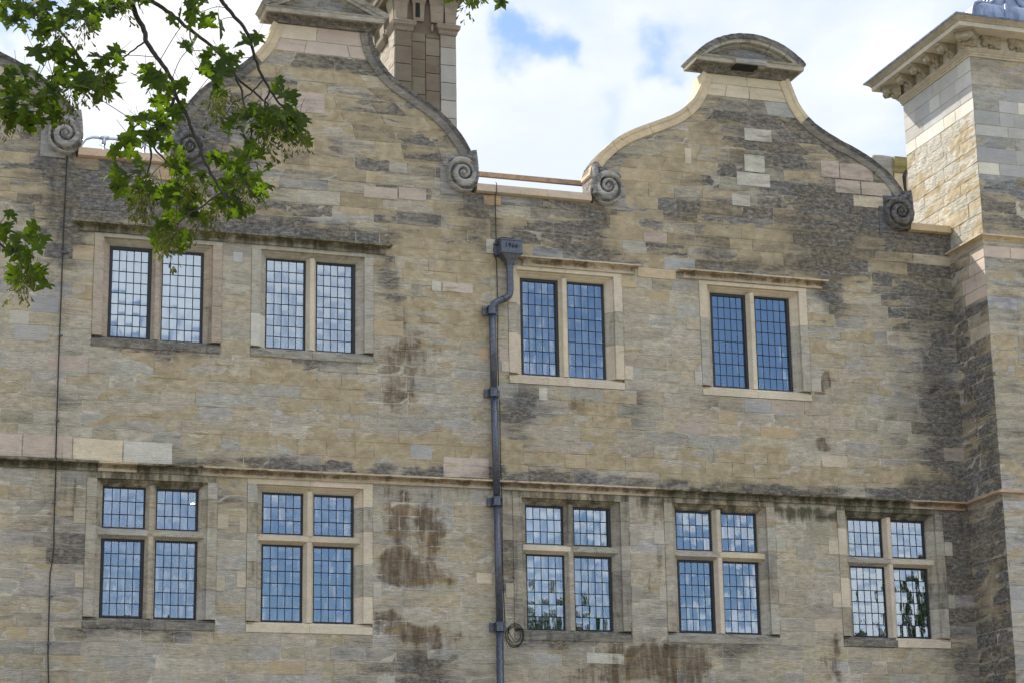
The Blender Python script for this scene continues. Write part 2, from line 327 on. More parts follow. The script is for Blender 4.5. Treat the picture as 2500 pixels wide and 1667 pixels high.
def face_block(mb, M, corners, fld, col, jc=0, jp=0, proud=0., rough=.003, fresh=0., gapw=.0030, back=.02, edge=.003):
    """one squared stone. corners (u0b,u1b,u0t,u1t,v0,v1); M(u,v,d) -> world, d outwards"""
    a, b2, c, d2, v0, v1 = corners
    w = max(b2-a, d2-c); nx = max(2, min(5, int(w/.13)+1)); nz = 2
    vs, cs, ss = [], [], []
    for j in range(nz+1):
        tv = j/nz; v = v0 + (v1-v0)*tv
        for i in range(nx+1):
            tu = i/nx; lo = a + (c-a)*tv; hi = b2 + (d2-b2)*tv; uu = lo + (hi-lo)*tu
            bd = i in (0, nx) or j in (0, nz)
            iu = gapw + edge if i == 0 else (-(gapw+edge) if i == nx else 0)
            iv = gapw + edge if j == 0 else (-(gapw+edge) if j == nz else 0)
            r = rough*(1-fresh)
            p = M(uu + iu + (U(-r, r) if bd else 0), v + iv + (U(-r, r) if bd else 0), proud + U(-r, r) - (.0025*(1-fresh) if bd else 0))
            f = fld(uu, v)
            vs.append(p); cs.append(col + (f[3],)); ss.append((max(f[0]+jc, 0)*(1-.85*fresh), max(f[1]+jp, 0)*(1-fresh), f[2]*(1-.6*fresh), fresh))
    nf = len(vs)
    fs = [(j*(nx+1)+i, j*(nx+1)+i+1, (j+1)*(nx+1)+i+1, (j+1)*(nx+1)+i) for j in range(nz) for i in range(nx)]
    ring = [(0, i) for i in range(nx+1)] + [(j, nx) for j in range(1, nz+1)] + [(nz, i) for i in range(nx-1, -1, -1)] + [(j, 0) for j in range(nz-1, 0, -1)]
    for (j, i) in ring:
        tu, tv = i/nx, j/nz; v = v0 + (v1-v0)*tv; lo = a + (c-a)*tv; hi = b2 + (d2-b2)*tv
        iu = gapw if i == 0 else (-gapw if i == nx else 0); iv = gapw if j == 0 else (-gapw if j == nz else 0)
        vs.append(M(lo + (hi-lo)*tu + iu, v + iv, -back)); k = j*(nx+1)+i; cs.append(cs[k]); ss.append(ss[k])
    m = len(ring)
    for q in range(m):
        q2 = (q+1) % m; A = ring[q][0]*(nx+1)+ring[q][1]; B = ring[q2][0]*(nx+1)+ring[q2][1]
        fs.append((A, nf+q, nf+q2, B))
    mb.add(vs, fs, cs, ss)

# ------------------------------------------------------------------ outline of the front
def interp(pts, z, down=True):
    """x at height z along a list of (x,z) falling in z"""
    if z >= pts[0][1]: return pts[0][0]
    for (xa, za), (xb, zb) in zip(pts, pts[1:]):
        if za >= z >= zb: return xa + (xb-xa)*(za-z)/(za-zb+1e-9)
    return pts[-1][0]
G1R = [(6.965, 13.50), (6.99, 13.34), (7.045, 13.18), (7.134, 13.037), (7.238, 12.91), (7.37, 12.80), (7.536, 12.70), (7.714, 12.59), (7.894, 12.475), (8.013, 12.377), (8.132, 12.262), (8.245, 12.125), (8.335, 11.995), (8.405, 11.86), (8.462, 11.70)]
G1L = [(5.60, 13.50), (5.555, 13.34), (5.459, 13.14), (5.30, 12.95), (5.045, 12.725), (4.85, 12.60), (4.62, 12.40), (4.457, 12.19), (4.35, 11.99), (4.275, 11.86), (4.235, 11.70)]
G2L = [(11.93, 13.46), (11.90, 13.32), (11.835, 13.15), (11.70, 12.95), (11.48, 12.775), (11.22, 12.645), (10.93, 12.515), (10.67, 12.38), (10.476, 12.235), (10.285, 12.045), (10.165, 11.86), (10.12, 11.70)]
G2R = [(13.285, 13.50), (13.34, 13.36), (13.435, 13.115), (13.60, 12.90), (13.80, 12.755), (14.08, 12.61), (14.348, 12.50), (14.546, 12.39), (14.743, 12.264), (14.905, 12.116), (15.03, 11.95), (15.13, 11.80)]
G0R = [(1.35, 13.1), (1.62, 12.85), (1.99, 12.645), (2.16, 12.575), (2.32, 12.49), (2.47, 12.41), (2.65, 12.275), (2.814, 12.12), (2.955, 11.96), (3.04, 11.83), (3.09, 11.68)]
G0L = [(-1.0 + (2-0) - x*0 - (x - .92) - .16, z) for x, z in G0R]
XL, XR, ZP = 0.2, 15.82, 11.31
WIN = {  # glazed opening: x0, x1, z0, z1, transom z (or None)
 'u1': (3.52, 4.74, 8.955, 10.18), 'u2': (5.578, 6.788, 8.95, 10.18), 'u3': (9.13, 10.357, 8.81, 10.178), 'u4': (11.967, 13.187, 8.81, 10.178),
 'l1': (3.53, 4.735, 5.357, 7.015), 'l2': (5.57, 6.776, 5.357, 7.027), 'l3': (9.146, 10.355, 5.345, 7.01), 'l4': (11.315, 12.52, 5.357, 7.03), 'l5': (13.925, 15.136, 5.363, 7.027)}
EDGE, JAMB = .10, .125          # chamfered reveal, flat width of the surround
HOLES = []
for k, (a, b2, c, d) in WIN.items():
    HOLES.append((a-EDGE-JAMB, b2+EDGE+JAMB, c-.155, (10.31 if k[0] == 'u' else 7.18)))
def spans(z0, z1, inset=.07):
    """solid stretches of the front between heights z0 and z1: (x0b, x1b, x0t, x1t)"""
    zm = (z0+z1)/2; out = []
    if zm < ZP: base = [(XL, XR, XL, XR)]
    else:
        base = []
        for L, R, top in ((G0L, G0R, 12.95), (G1L, G1R, 13.5), (G2L, G2R, 13.47)):
            if z0 < top - .02:
                zt = min(z1, top)
                f = lambda P, z, s: interp(P, max(z, P[-1][1]), s) 
                base.append((f(L, z0, 1)+inset, f(R, z0, 1)-inset, f(L, zt, 1)+inset, f(R, zt, 1)-inset))
    for s in base:
        segs = [s]
        for (a, b2, c, d) in HOLES:
            if c < zm < d:
                ns = []
                for (p, q, r_, t_) in segs:
                    if b2 <= min(p, r_) or a >= max(q, t_): ns.append((p, q, r_, t_)); continue
                    if p < a: ns.append((p, a, r_, a))
                    if q > b2: ns.append((b2, q, b2, t_))
                segs = ns
        out += segs
    return [q for q in out if q[1]-q[0] > .02 or q[3]-q[2] > .02]
def courses(z0, z1, force):
    zs = [z0]; marks = sorted([f for f in force if z0 < f < z1] + [z1])
    for mk in marks:
        n = max(1, round((mk - zs[-1])/.192)); base = zs[-1]; hs = [U(.82, 1.18) for _ in range(n)]; t = sum(hs); acc = base
        for h in hs: acc += (mk-base)*h/t; zs.append(acc)
    return zs
FORCE = [5.2, 7.175, 7.30, 8.65, 8.80, 10.31, 10.435, 11.31]

# ------------------------------------------------------------------ ground
gb = MB(); gb.add([(-400, -400, 0), (600, -400, 0), (600, 600, 0), (-400, 600, 0)], [(0, 1, 2, 3)])
tag(obj('ground', gb, GRASS), kind='structure')
pv = MB(); pv.box(-45, 75, -36, -.05, .004, .05)  # unseen pale ground, spread wide to bounce sunlight up onto the front
tag(obj('bounce_forecourt', pv, simple('bounce_gravel', (.30, .262, .20), .95, scale=30, bmp=.5)), kind='structure')

# ------------------------------------------------------------------ the house
house = thing('stone_house', 'long weathered limestone house front with two curved gables, leaded windows and a string course', 'building', (8.6, 0, 0))
house_parts_offset = Vector((-8.6, 0, 0))
def hp(name, mb, mat=STONE, parent=None, **k):
    """a part of the house (mesh written in world coordinates)"""
    o = obj(name, mb, mat, None, **k); p = parent or house; o.parent = p
    o.matrix_parent_inverse = Matrix.Translation(house_parts_offset) if True else Matrix()
    return o
def Mfront(u, v, d): return (u, -d, v + .006*math.sin(u*.9) + .004*math.sin(u*2.3 + v))
stones = []            # (area, builder)
core = MB()
MORTAR = (.50, .455, .36)
zones = [(XL, 8.66), (8.66, XR)]
for zi, (za, zb) in enumerate(zones):
    zs = courses(0, 13.5, FORCE)
    for z0, z1 in zip(zs, zs[1:]):
        if z1 > 13.49: z1 = 13.5
        inset = .07
        for (a, b2, c, d) in spans(z0, z1, inset):
            a, c = max(a, za), max(c, za); b2, d = min(b2, zb), min(d, zb)
            if b2 - a < .03 and d - c < .03: continue
            nn_ = max(1, int((b2-a)/.22)); vs, cs_, ss_ = [], [], []
            for q in range(nn_+1):
                t_ = q/nn_; xb, xt = a + (b2-a)*t_, c + (d-c)*t_
                for (x_, z_) in ((xb, z0), (xt, z1)):
                    f = field(x_, z_); vs += [(x_, .0052, z_), (x_, .45 if z1 < ZP + .01 else .26, z_)]; cs_ += [MORTAR + (f[3],)]*2; ss_ += [(f[0]*.9, f[1], f[2]*.8, .05)]*2
            fs = []
            for q in range(nn_):
                k = 4*q; fs += [(k, k+4, k+6, k+2), (k+5, k+1, k+3, k+7), (k+1, k+5, k+4, k), (k+2, k+6, k+7, k+3)]
            k = 4*nn_; fs += [(1, 0, 2, 3), (k, k+1, k+3, k+2)]
            core.add(vs, fs, cs_, ss_)
            if 7.175 <= z0 and z1 <= 7.301: continue
            w = (b2-a + d-c)/2; n = max(1, round(w/(U(.36, .50) if z0 < 10.4 else U(.42, .60))))
            cuts = [0]; ws = [U(.55, 1.5) for _ in range(n)]; tw = sum(ws)
            for q in ws: cuts.append(cuts[-1] + q/tw)
            for p, q in zip(cuts, cuts[1:]):
                cr = (a + (b2-a)*p, a + (b2-a)*q, c + (d-c)*p, c + (d-c)*q, z0, z1)
                stones.append([(cr[1]-cr[0])*(z1-z0), cr])
SPECIAL = [(5.45, 6.33, 12.24, 12.54, PINK), (6.87, 7.35, 11.10, 11.27, PINK), (7.36, 7.76, 11.12, 11.30, PINK), (7.82, 7.96, 9.85, 10.0, WHITE), (7.97, 8.41, 9.85, 10.0, PINK),
 (8.57, 8.83, 11.14, 11.29, ORANGE), (8.60, 8.745, 10.45, 10.66, WHITE), (10.82, 11.40, 10.29, 10.44, TAN), (12.55, 12.99, 12.49, 12.69, WHITE), (12.53, 12.86, 12.01, 12.28, WHITE), (12.40, 12.93, 11.79, 12.0, WHITE),
 (12.31, 12.60, 11.47, 11.65, WHITE), (11.60, 11.71, 12.03, 12.28, CREAM), (13.75, 14.05, 12.03, 12.30, PINK), (14.055, 14.60, 12.03, 12.28, PINK), (13.97, 14.38, 11.81, 12.02, PINK), (14.39, 14.88, 11.81, 12.02, PINK),
 (14.25, 14.80, 11.62, 11.80, CREAM), (7.96, 8.60, 7.305, 7.58, PINK), (8.47, 8.62, 8.94, 9.10, ORANGE), (8.76, 8.90, 8.93, 9.12, PINK), (9.32, 9.45, 8.43, 8.62, WHITE), (9.91, 10.45, 4.89, 5.04, WHITE),
 (1.65, 2.04, 7.305, 7.60, PINK), (2.05, 2.49, 7.305, 7.60, PINK), (2.495, 3.11, 7.305, 7.60, PINK), (3.115, 3.74, 7.305, 7.59, CREAM), (3.745, 4.37, 7.305, 7.59, WHITE), (8.40, 8.62, 5.9, 6.05, CREAM),
 (4.07, 4.27, 11.10, 11.29, ORANGE), (3.86, 4.06, 10.95, 11.12, ORANGE), (10.56, 10.80, 10.12, 10.28, TAN), (5.1, 5.24, 10.05, 10.2, GREY)]
def sty(cx, cz):
    """kind of stone by place: colour, freshness"""
    if 5.4 < cx < 7.2 and cz > 13.08: return jit(PINK if rnd() < .55 else CREAM, .05), .9
    if 11.6 < cx < 13.6 and cz > 13.20: return jit(CREAM, .06), .82
    if 11.6 < cx < 13.6 and cz > 13.03: return jit(GREY, .06), .6
    c = random.choice(OLD); fr = 0.
    if rnd() < .035: c = random.choice([CREAM, PINK, GREY, TAN, WHITE]); fr = .55; c = tuple(x*.85 for x in c)
    return jit(c, .075), fr
blocks = []
for area, cr in stones:
    cx, cz = (cr[0]+cr[1])/2, (cr[4]+cr[5])/2
    c, fr = sty(cx, cz); hi = 1.0 if cz > 9.9 else .55
    blocks.append((area, cr, c, fr, U(-.26, .40)*hi, U(-.25, .22), U(-.002, .004) if cz > 4 else 0))
for (a, b2, c0, d0, colr) in SPECIAL:
    blocks.append(((b2-a)*(d0-c0)*3, (a, b2, a, b2, c0, d0), jit(colr, .05), .62, .05, -.2, .0075))
seen = [b for b in blocks if b[1][4] > 4.3 and b[1][0] > 1.9]
seen.sort(key=lambda b: -b[0])
rest = [b for b in blocks if not (b[1][4] > 4.3 and b[1][0] > 1.9)] + seen[288:]
def put(mb, b):
    area, cr, c, fr, jc, jp, pr = b
    face_block(mb, Mfront, cr, field, c, jc, jp, pr, fresh=fr, rough=.0035)
for b in seen[:288]:
    mb = MB(); put(mb, b); hp('stone', mb)
mb = MB()
for b in rest: put(mb, b)
tag(hp('stone', mb), kind='stuff')
core.box(-8, XL, 0.0, .45, 0, 12.2, col=MORTAR+(0,), st=(.3, .3, .1, .2))
hp('wall', core)

# ---- sweeps of a section along x, with mitred or square ends
def run_x(mb, x0, x1, sec, m0=None, m1=None, step=.25, wob=.0015, fld=None, **k):
    """sec: closed list of (y, z). m0/m1(y,z)-> shift of the end"""
    n = max(1, int((x1-x0)/step)); rings = []
    for i in range(n+1):
        ring = []
        for (y, z) in sec:
            x = x0 + (x1-x0)*i/n
            if i == 0 and m0: x += m0(y, z)
            if i == n and m1: x += m1(y, z)
            ring.append((x, y + U(-wob, wob), z + U(-wob, wob)))
        rings.append(ring)
    mb.sweep([r_[::-1] for r_ in rings], **k)
def hood_section(zb, zt, pr=.105):
    h = zt-zb
    return [(.02, zb), (-.030, zb), (-.034, zb+.020), (-.026, zb+.026), (-.022, zb+.048), (-.030, zb+.072), (-.062, zt-.032), (-pr, zt-.026), (-pr, zt-.004), (-.01, zt+.016), (.02, zt+.016)]
HS = [.2, .1, .0, .5, .75, 1.0, .9, .35, 0, 0, 0]      # brown streaks per section point, with the cove's shade put into the colour
def hood_st(st, n): return [(st[0], st[1], st[2] + .55*HS[i % 11], st[3]) for i in range(n)]
def moulding(name, x0, x1, zb, zt, spec, lret=True, rret=True):
    """row of moulded stones; spec: list of (x_end, state)"""
    p = part(name, house); x = x0
    for i, (xe, stt) in enumerate(spec):
        mb = MB(); sec = hood_section(zb, zt)
        if stt == 'new': c, st, al = jit((.475, .39, .265), .06), (.08, 0, .20, .25), .14
        elif stt == 'pale': c, st, al = jit(CREAM, .05), (.05, 0, .1, .7), .1
        elif stt == 'red': c, st, al = jit((.40, .27, .17), .05), (.05, 0, .2, .5), .15
        else: c, st, al = jit((.30, .27, .19), .08), (.34, .0, .15, 0), .48
        first, last = i == 0 and lret, i == len(spec)-1 and rret
        sq = lambda y, z: -y - .02
        run_x(mb, x+(.105 if first else .002), xe-(.105 if last else .002), sec, (lambda y, z: y) if first else None, (lambda y, z: -y) if last else None, col=c+(al,), st=hood_st(st, 11*(max(1, int((xe-(.105 if last else .002)-x-(.105 if first else .002))/.25))+1)), wob=.0008 if stt != 'old' else .0035)
        for flag, xx, sg in ((first, x+.105, -1), (last, xe-.105, 1)):
            if flag:    # return of the moulding into the wall
                ra = [(xx + sg*(-y), y, z) for (y, z) in sec]; rb = [(xx + sg*(-y), .02, z) for (y, z) in sec]
                mb.sweep([ra, rb] if sg < 0 else [rb, ra], cap=False, col=c+(al,), st=hood_st(st, 22))
        hp('moulding_stone', mb, parent=p)
        x = xe
    return p
moulding('hood_mould', 3.02, 7.25, 10.312, 10.44, [(3.75, 'old'), (4.6, 'old'), (5.4, 'old'), (6.2, 'old'), (6.86, 'old'), (7.25, 'old')])
moulding('hood_mould', 9.04, 10.83, 10.312, 10.44, [(9.93, 'new'), (10.83, 'new')])
moulding('hood_mould', 11.42, 13.73, 10.318, 10.44, [(12.02, 'new'), (12.55, 'new'), (13.15, 'new'), (13.73, 'new')])
moulding('string_course', XL, XR+.0, 7.178, 7.292, [(1.6, 'old'), (2.44, 'old'), (3.43, 'old'), (3.92, 'new'), (4.75, 'old'), (5.6, 'new'), (6.3, 'new'), (7.1, 'new'), (7.9, 'new'), (8.62, 'new'),
    (9.3, 'new'), (10.1, 'new'), (10.95, 'new'), (11.6, 'old'), (12.3, 'old'), (12.75, 'old'), (13.4, 'old'), (14.1, 'old'), (14.85, 'old'), (15.25, 'new'), (15.715, 'red')], False, False)

# ---- windows
PROF = [(0, -.006), (0, .045), (.030, .052), (.036, .066), (.070, .098), (.092, .125), (.096, .19), (.096, .30)]
def jcol(state):
    if state == 'new': return jit((.52, .445, .325), .05), (.0, 0, .12, .75), .05
    if state == 'pale': return jit(WHITE, .04), (.0, 0, .05, .8), .0
    if state == 'dark': return jit((.31, .285, .225), .06), (.30, 0, .2, 0), .25
    if state == 'pinkish': return jit((.37, .30, .225), .05), (.08, 0, .25, .25), .1
    if state == 'grey': return jit((.40, .37, .30), .05), (.14, .15, .08, .1), .12
    return jit((.41, .355, .255), .05), (.26, .2, .18, 0), .22
pane_meshes = {}
def pane_mesh(w, h, k):
    key = (round(w, 3), round(h, 3), k)
    if key in pane_meshes: return pane_meshes[key]
    r_ = random.Random(k*7+1); sx, sz = r_.uniform(-.0003, .0004), r_.uniform(-.0002, .0005)
    tx, tz = r_.uniform(-.006, .006), r_.uniform(-.005, .005)
    n = 5; vs = []
    for j in range(n+1):
        for i in range(n+1):
            a, c = 2*i/n-1, 2*j/n-1
            vs.append((a*w/2, -(sx*(1-a*a) + sz*(1-c*c)) + tx*a*w/2 + tz*c*h/2, c*h/2))
    fs = [(j*(n+1)+i, j*(n+1)+i+1, (j+1)*(n+1)+i+1, (j+1)*(n+1)+i) for j in range(n) for i in range(n)]
    me = bpy.data.meshes.new('pane'); me.from_pydata(vs, [], fs); me.materials.append(GLASS)
    me.polygons.foreach_set('use_smooth', [True]*len(fs)); me.update(); pane_meshes[key] = me; return me
npane = [0]
def light(win, x0, x1, z0, z1, cols, rows, thick, out=0.):
    """one iron casement with its lead lattice and panes"""
    L, R, T, B = thick; y = .150 - out; fr = MB()
    fr.box(x0, x0+L, y, .19, z0, z1); fr.box(x1-R, x1, y, .19, z0, z1)
    fr.box(x0+L, x1-R, y, .19, z1-T, z1); fr.box(x0+L, x1-R, y, .19, z0, z0+B)
    if max(thick) > .03:
        e = .008; fr.box(x0+L, x0+L+e, y+.012, .185, z0+B, z1-T); fr.box(x1-R-e, x1-R, y+.012, .185, z0+B, z1-T)
    hp('casement', fr, BLACK, win)
    a, b2, c, d = x0+L, x1-R, z0+B, z1-T; cw, ch = (b2-a)/cols, (d-c)/rows; yp = .168
    la = MB(); t = .0058
    for i in range(1, cols):
        xx = a + i*cw; j0 = U(-.002, .002); la.tube([(xx+j0, yp, c), (xx-j0, yp-.001, (c+d)/2), (xx+U(-.002, .002), yp, d)], t, 6)
    for j in range(1, rows):
        zz = c + j*ch; la.tube([(a, yp-.0015, zz+U(-.002, .002)), ((a+b2)/2, yp-.002, zz+U(-.002, .002)), (b2, yp-.0015, zz)], t, 6)
    hp('lattice', la, CAME, win)
    bulk = MB(); many = npane[0] + cols*rows > 292
    for i in range(cols):
        for j in range(rows):
            k = random.randrange(6); me = pane_mesh(cw, ch, k); cx, cz = a+(i+.5)*cw, c+(j+.5)*ch
            rx, rz = U(-.006, .006), U(-.007, .007)
            if many:
                Mx = Matrix.Translation((cx, yp, cz)) @ Matrix.Rotation(rz, 4, 'Z') @ Matrix.Rotation(rx, 4, 'X')
                bulk.add([Mx @ v.co for v in me.vertices], [tuple(p.vertices) for p in me.polygons])
            else:
                o = bpy.data.objects.new('pane', me); COL.objects.link(o); o.parent = win; o.location = (cx-8.6, yp, cz); o.rotation_euler = (rx, 0, rz); npane[0] += 1
    if many: tag(hp('pane', bulk, GLASS, win, smooth=True), kind='stuff')

def window(key, states, thick, blind=None, lamp=False):
    x0, x1, z0, z1 = WIN[key]; lower = key[0] == 'l'; win = part('window', house)
    ox0, ox1 = x0-EDGE, x1+EDGE; zt = z1+.078; xm = (x0+x1)/2; zb = z0-.012
    zhead = HOLES[list(WIN).index(key)][3]; zs = z0-.155
    tr = 6.418 if lower else None
    # jambs, stone by stone
    for side in (0, 1):
        sg = 1 if side == 0 else -1; ox = ox0 if side == 0 else ox1
        cuts = [zb] + sorted(U(-.04, .04) + zb + (zt-zb)*q for q in ((.36, .68) if not lower else (.22, .45, .66, .86))) + [zt]
        for i, (c, d) in enumerate(zip(cuts, cuts[1:])):
            last = d == zt; s = states['jamb'][side]; s = s[i % len(s)] if isinstance(s, (list, tuple)) else s
            col, st, al = jcol(s)
            sec = [(-JAMB+.003, .02), (-JAMB+.003, -.006), (-.04, -.006)] + PROF + [(-JAMB+.003, .30)]
            nseg = 3; rings = []
            for q in range(nseg+1):
                zz = c+.0018 + (d-c-.0036)*q/nseg; ring = []
                for (t, y) in sec:
                    z = zz
                    if last and q == nseg: z = zt - max(t, 0)*.80 - .001
                    ring.append((ox + sg*t, y + (U(-.001, .001) if y > 0 else 0), z))
                rings.append(ring)
            mb = MB(); mb.sweep(rings if side else [r_[::-1] for r_ in rings], col=col+(al,), st=st)
            hp('jamb_stone', mb, parent=win)
            if lower and i % 2 == 1 or (not lower and i == 0 and key in ('u3', 'u4')):      # long stones that bond into the wall
                q = MB(); w_ = U(.10, .16); a, b2 = (ox-JAMB-w_, ox-JAMB) if side == 0 else (ox+JAMB, ox+JAMB+w_)
                d1 = c + min(d-c, .2)
                face_block(q, Mfront, (a, b2, a, b2, c, d1), lambda u, v: (st[0], 0, st[2]*.5, al*.3), col, 0, 0, .007, fresh=.6, rough=.001, gapw=.001)
                hp('quoin_stone', q, parent=win)
    # head in two stones
    for i, (a, b2) in enumerate(((ox0, xm), (xm, ox1))):
        col, st, al = jcol(states['head'])
        sec = [(-(zhead-zt), .02), (-(zhead-zt), -.006), (-.03, -.006)] + [(t*.80, y) for t, y in PROF] + [(-(zhead-zt), .30)]
        n = 4; rings = []
        for q in range(n+1):
            ring = []
            for (t, y) in sec:
                if i == 0: xa, xb = (a + max(t/.80, 0) if t > 0 else a-JAMB), b2-.002
                else: xa, xb = a+.002, (b2 - max(t/.80, 0) if t > 0 else b2+JAMB)
                ring.append((xa + (xb-xa)*q/n, y, zt - t))
            rings.append(ring)
        mb = MB(); mb.sweep(rings, col=col+(min(al + (.25 if lower and states['head'] != 'new' else .05), 1),), st=st)
        hp('head_stone', mb, parent=win)
    # sill
    for i, (a, b2) in enumerate(((ox0-JAMB+.003, xm-.002), (xm+.002, ox1+JAMB-.003))):
        s = states['sill']; s = s[i] if isinstance(s, (list, tuple)) else s; col, st, al = jcol(s)
        pr = -.008
        sec = [(.02, zs), (pr, zs), (pr, zb-.052), (.052, zb-.030), (.056, zb-.010), (.125, zb+.004), (.19, zb+.010), (.30, zb+.010), (.30, zs)]
        mb = MB(); run_x(mb, a, b2, sec, col=col+(al,), st=(min(st[0]+(.28 if s not in ('new', 'pale') else 0), 1), st[1], st[2], st[3]), wob=.0006)
        hp('sill_stone', mb, parent=win)
    # mullion and transom
    def mull(za, zb2, s):
        col, st, al = jcol(s); w = .066
        sec = [(-w, .19), (-w, .125), (-w+.016, .10), (-.032, .058), (-.024, .050), (.024, .050), (.032, .058), (w-.016, .10), (w, .125), (w, .19)]
        mb = MB(); mb.sweep([[(xm+t, y, z) for t, y in sec] for z in (za, (za+zb2)/2, zb2)], col=col+(al,), st=st); hp('mullion', mb, parent=win)
    ms = states['mull']
    if tr:
        mull(zb, tr-.036, ms[1]); mull(tr+.040, z1+.02, ms[0])
        for i, (a, b2) in enumerate(((x0-.07, xm-.001), (xm+.001, x1+.07))):
            col, st, al = jcol(states['transom'][i])
            sec = [(.19, tr-.066), (.125, tr-.066), (.10, tr-.052), (.058, tr-.034), (.049, tr-.028), (.047, tr+.030), (.056, tr+.036), (.125, tr+.062), (.19, tr+.064)]
            mb = MB(); run_x(mb, a, b2, sec, col=col+(al,), st=st, wob=.0008); hp('transom', mb, parent=win)
        spansz = [(z0, tr-.068, 6), (tr+.066, z1, 3)]
    else:
        mull(zb, z1+.02, ms[0]); spansz = [(z0, z1, 8)]
    g = 0
    for (a, b2) in ((x0, xm-.068), (xm+.068, x1)):
        for (c, d, rows) in spansz:
            light(win, a, b2, c, d, 5, rows, thick[g], .012 if max(thick[g]) > .03 else 0); g += 1
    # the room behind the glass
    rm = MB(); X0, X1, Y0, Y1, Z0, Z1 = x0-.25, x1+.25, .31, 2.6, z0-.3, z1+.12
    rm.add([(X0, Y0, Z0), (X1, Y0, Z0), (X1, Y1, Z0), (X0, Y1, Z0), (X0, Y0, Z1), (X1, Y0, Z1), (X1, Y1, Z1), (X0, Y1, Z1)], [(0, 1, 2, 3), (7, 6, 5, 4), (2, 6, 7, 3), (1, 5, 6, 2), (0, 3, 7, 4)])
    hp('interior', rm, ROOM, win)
    if blind:
        bm_ = MB(); n = 14
        for (bx0, bx1, bz0) in blind:
            vs = []
            for i in range(n+1):
                xx = bx0 + (bx1-bx0)*i/n; yy = .34 + .008*math.sin(i*1.7)
                vs += [(xx, yy, bz0), (xx, yy, z1+.08)]
            bm_.add(vs, [(2*i, 2*i+2, 2*i+3, 2*i+1) for i in range(n)])
        hp('blind', bm_, BLIND, win)
    return win
THN = (.016, .016, .018, .016); THK = (.030, .036, .034, .022)
allold = dict(jamb=('old', 'old'), head='old', sill='old', mull=('old', 'old'), transom=('old', 'old'))
window('u1', dict(jamb=(['pinkish'], ['pinkish']), head='grey', sill='dark', mull=['pinkish']), [THK, (.016, .028, .026, .016)], blind=[(3.50, 4.10, 8.94), (4.17, 4.76, 8.94)])
window('u2', dict(jamb=(['pale', 'grey', 'grey'], ['grey']), head='grey', sill='grey', mull=['new']), [(.016, .024, .018, .018), (.016, .034, .020, .016)])
window('l1', dict(jamb=(['grey', 'old'], ['grey', 'old']), head='old', sill='dark', mull=('old', 'old'), transom=('grey', 'grey')), [(.030, .034, .026, .026), (.018, .020, .018, .018), (.018, .024, .022, .022), (.018, .026, .024, .018)])
window('l2', dict(jamb=(['grey', 'old'], ['new', 'grey']), head='new', sill='new', mull=('new', 'new'), transom=('new', 'new')), [(.020, .026, .020, .022), (.018, .024, .020, .018), (.018, .024, .022, .020), (.018, .026, .022, .018)])
window('u3', dict(jamb=(['new', 'grey', 'new'], ['new', 'grey', 'new']), head='new', sill='new', mull=['new']), [THK, (.016, .026, .024, .016)])
window('u4', dict(jamb=(['grey', 'grey', 'new'], ['grey', 'grey', 'new']), head='new', sill='new', mull=['new']), [THK, (.016, .034, .024, .016)])
window('l3', dict(jamb=(['dark', 'old', 'dark'], ['dark', 'dark', 'grey']), head='old', sill='dark', mull=('dark', 'grey'), transom=('new', 'grey')), [THN, (.016, .024, .020, .016), (.016, .030, .026, .018), (.016, .034, .022, .018)], blind=[(9.13, 9.68, 5.5)])
window('l4', dict(jamb=(['old', 'grey'], ['grey', 'old', 'dark']), head='old', sill='grey', mull=('new', 'new'), transom=('grey', 'new')), [(.030, .034, .028, .028), (.018, .024, .024, .018), (.016, .026, .022, .020), (.016, .022, .022, .016)])
window('l5', dict(jamb=(['old', 'new'], ['grey', 'dark', 'old']), head='dark', sill=['dark', 'new'], mull=('new', 'new'), transom=('grey', 'new')), [THN, (.016, .024, .022, .016), (.016, .026, .024, .018), (.016, .026, .022, .018)])

# ---- gable copings: moulded stones laid along the curve
def resample(pts, n):
    P = [Vector((p[0], 0, p[1])) for p in pts]; P = [P[0]*2-P[1]] + P + [P[-1]*2-P[-2]]; out = []
    for i in range(1, len(P)-2):
        for q in range(6):
            t = q/6; a, b2, c, d = P[i-1], P[i], P[i+1], P[i+2]
            out.append(.5*((2*b2) + (c-a)*t + (2*a-5*b2+4*c-d)*t*t + (3*b2-a-3*c+d)*t**3))
    out.append(P[-2]); L = [0]
    for a, b2 in zip(out, out[1:]): L.append(L[-1] + (b2-a).length)
    res = []
    for k in range(n+1):
        s = L[-1]*k/n; i = 0
        while i < len(L)-2 and L[i+1] < s: i += 1
        t = (s-L[i])/(L[i+1]-L[i]+1e-9); res.append(out[i].lerp(out[i+1], t))
    return res, L[-1]
CCR = [.35, .35, .45, .42, .70, 1.05, 1.3, 1.3, 1.1, .5]
CSEC = [(-.150, .02), (-.150, -.020), (-.135, -.030), (-.060, -.036), (-.050, -.052), (-.040, -.056), (0, -.062), (.006, -.050), (.006, .285), (-.150, .285)]
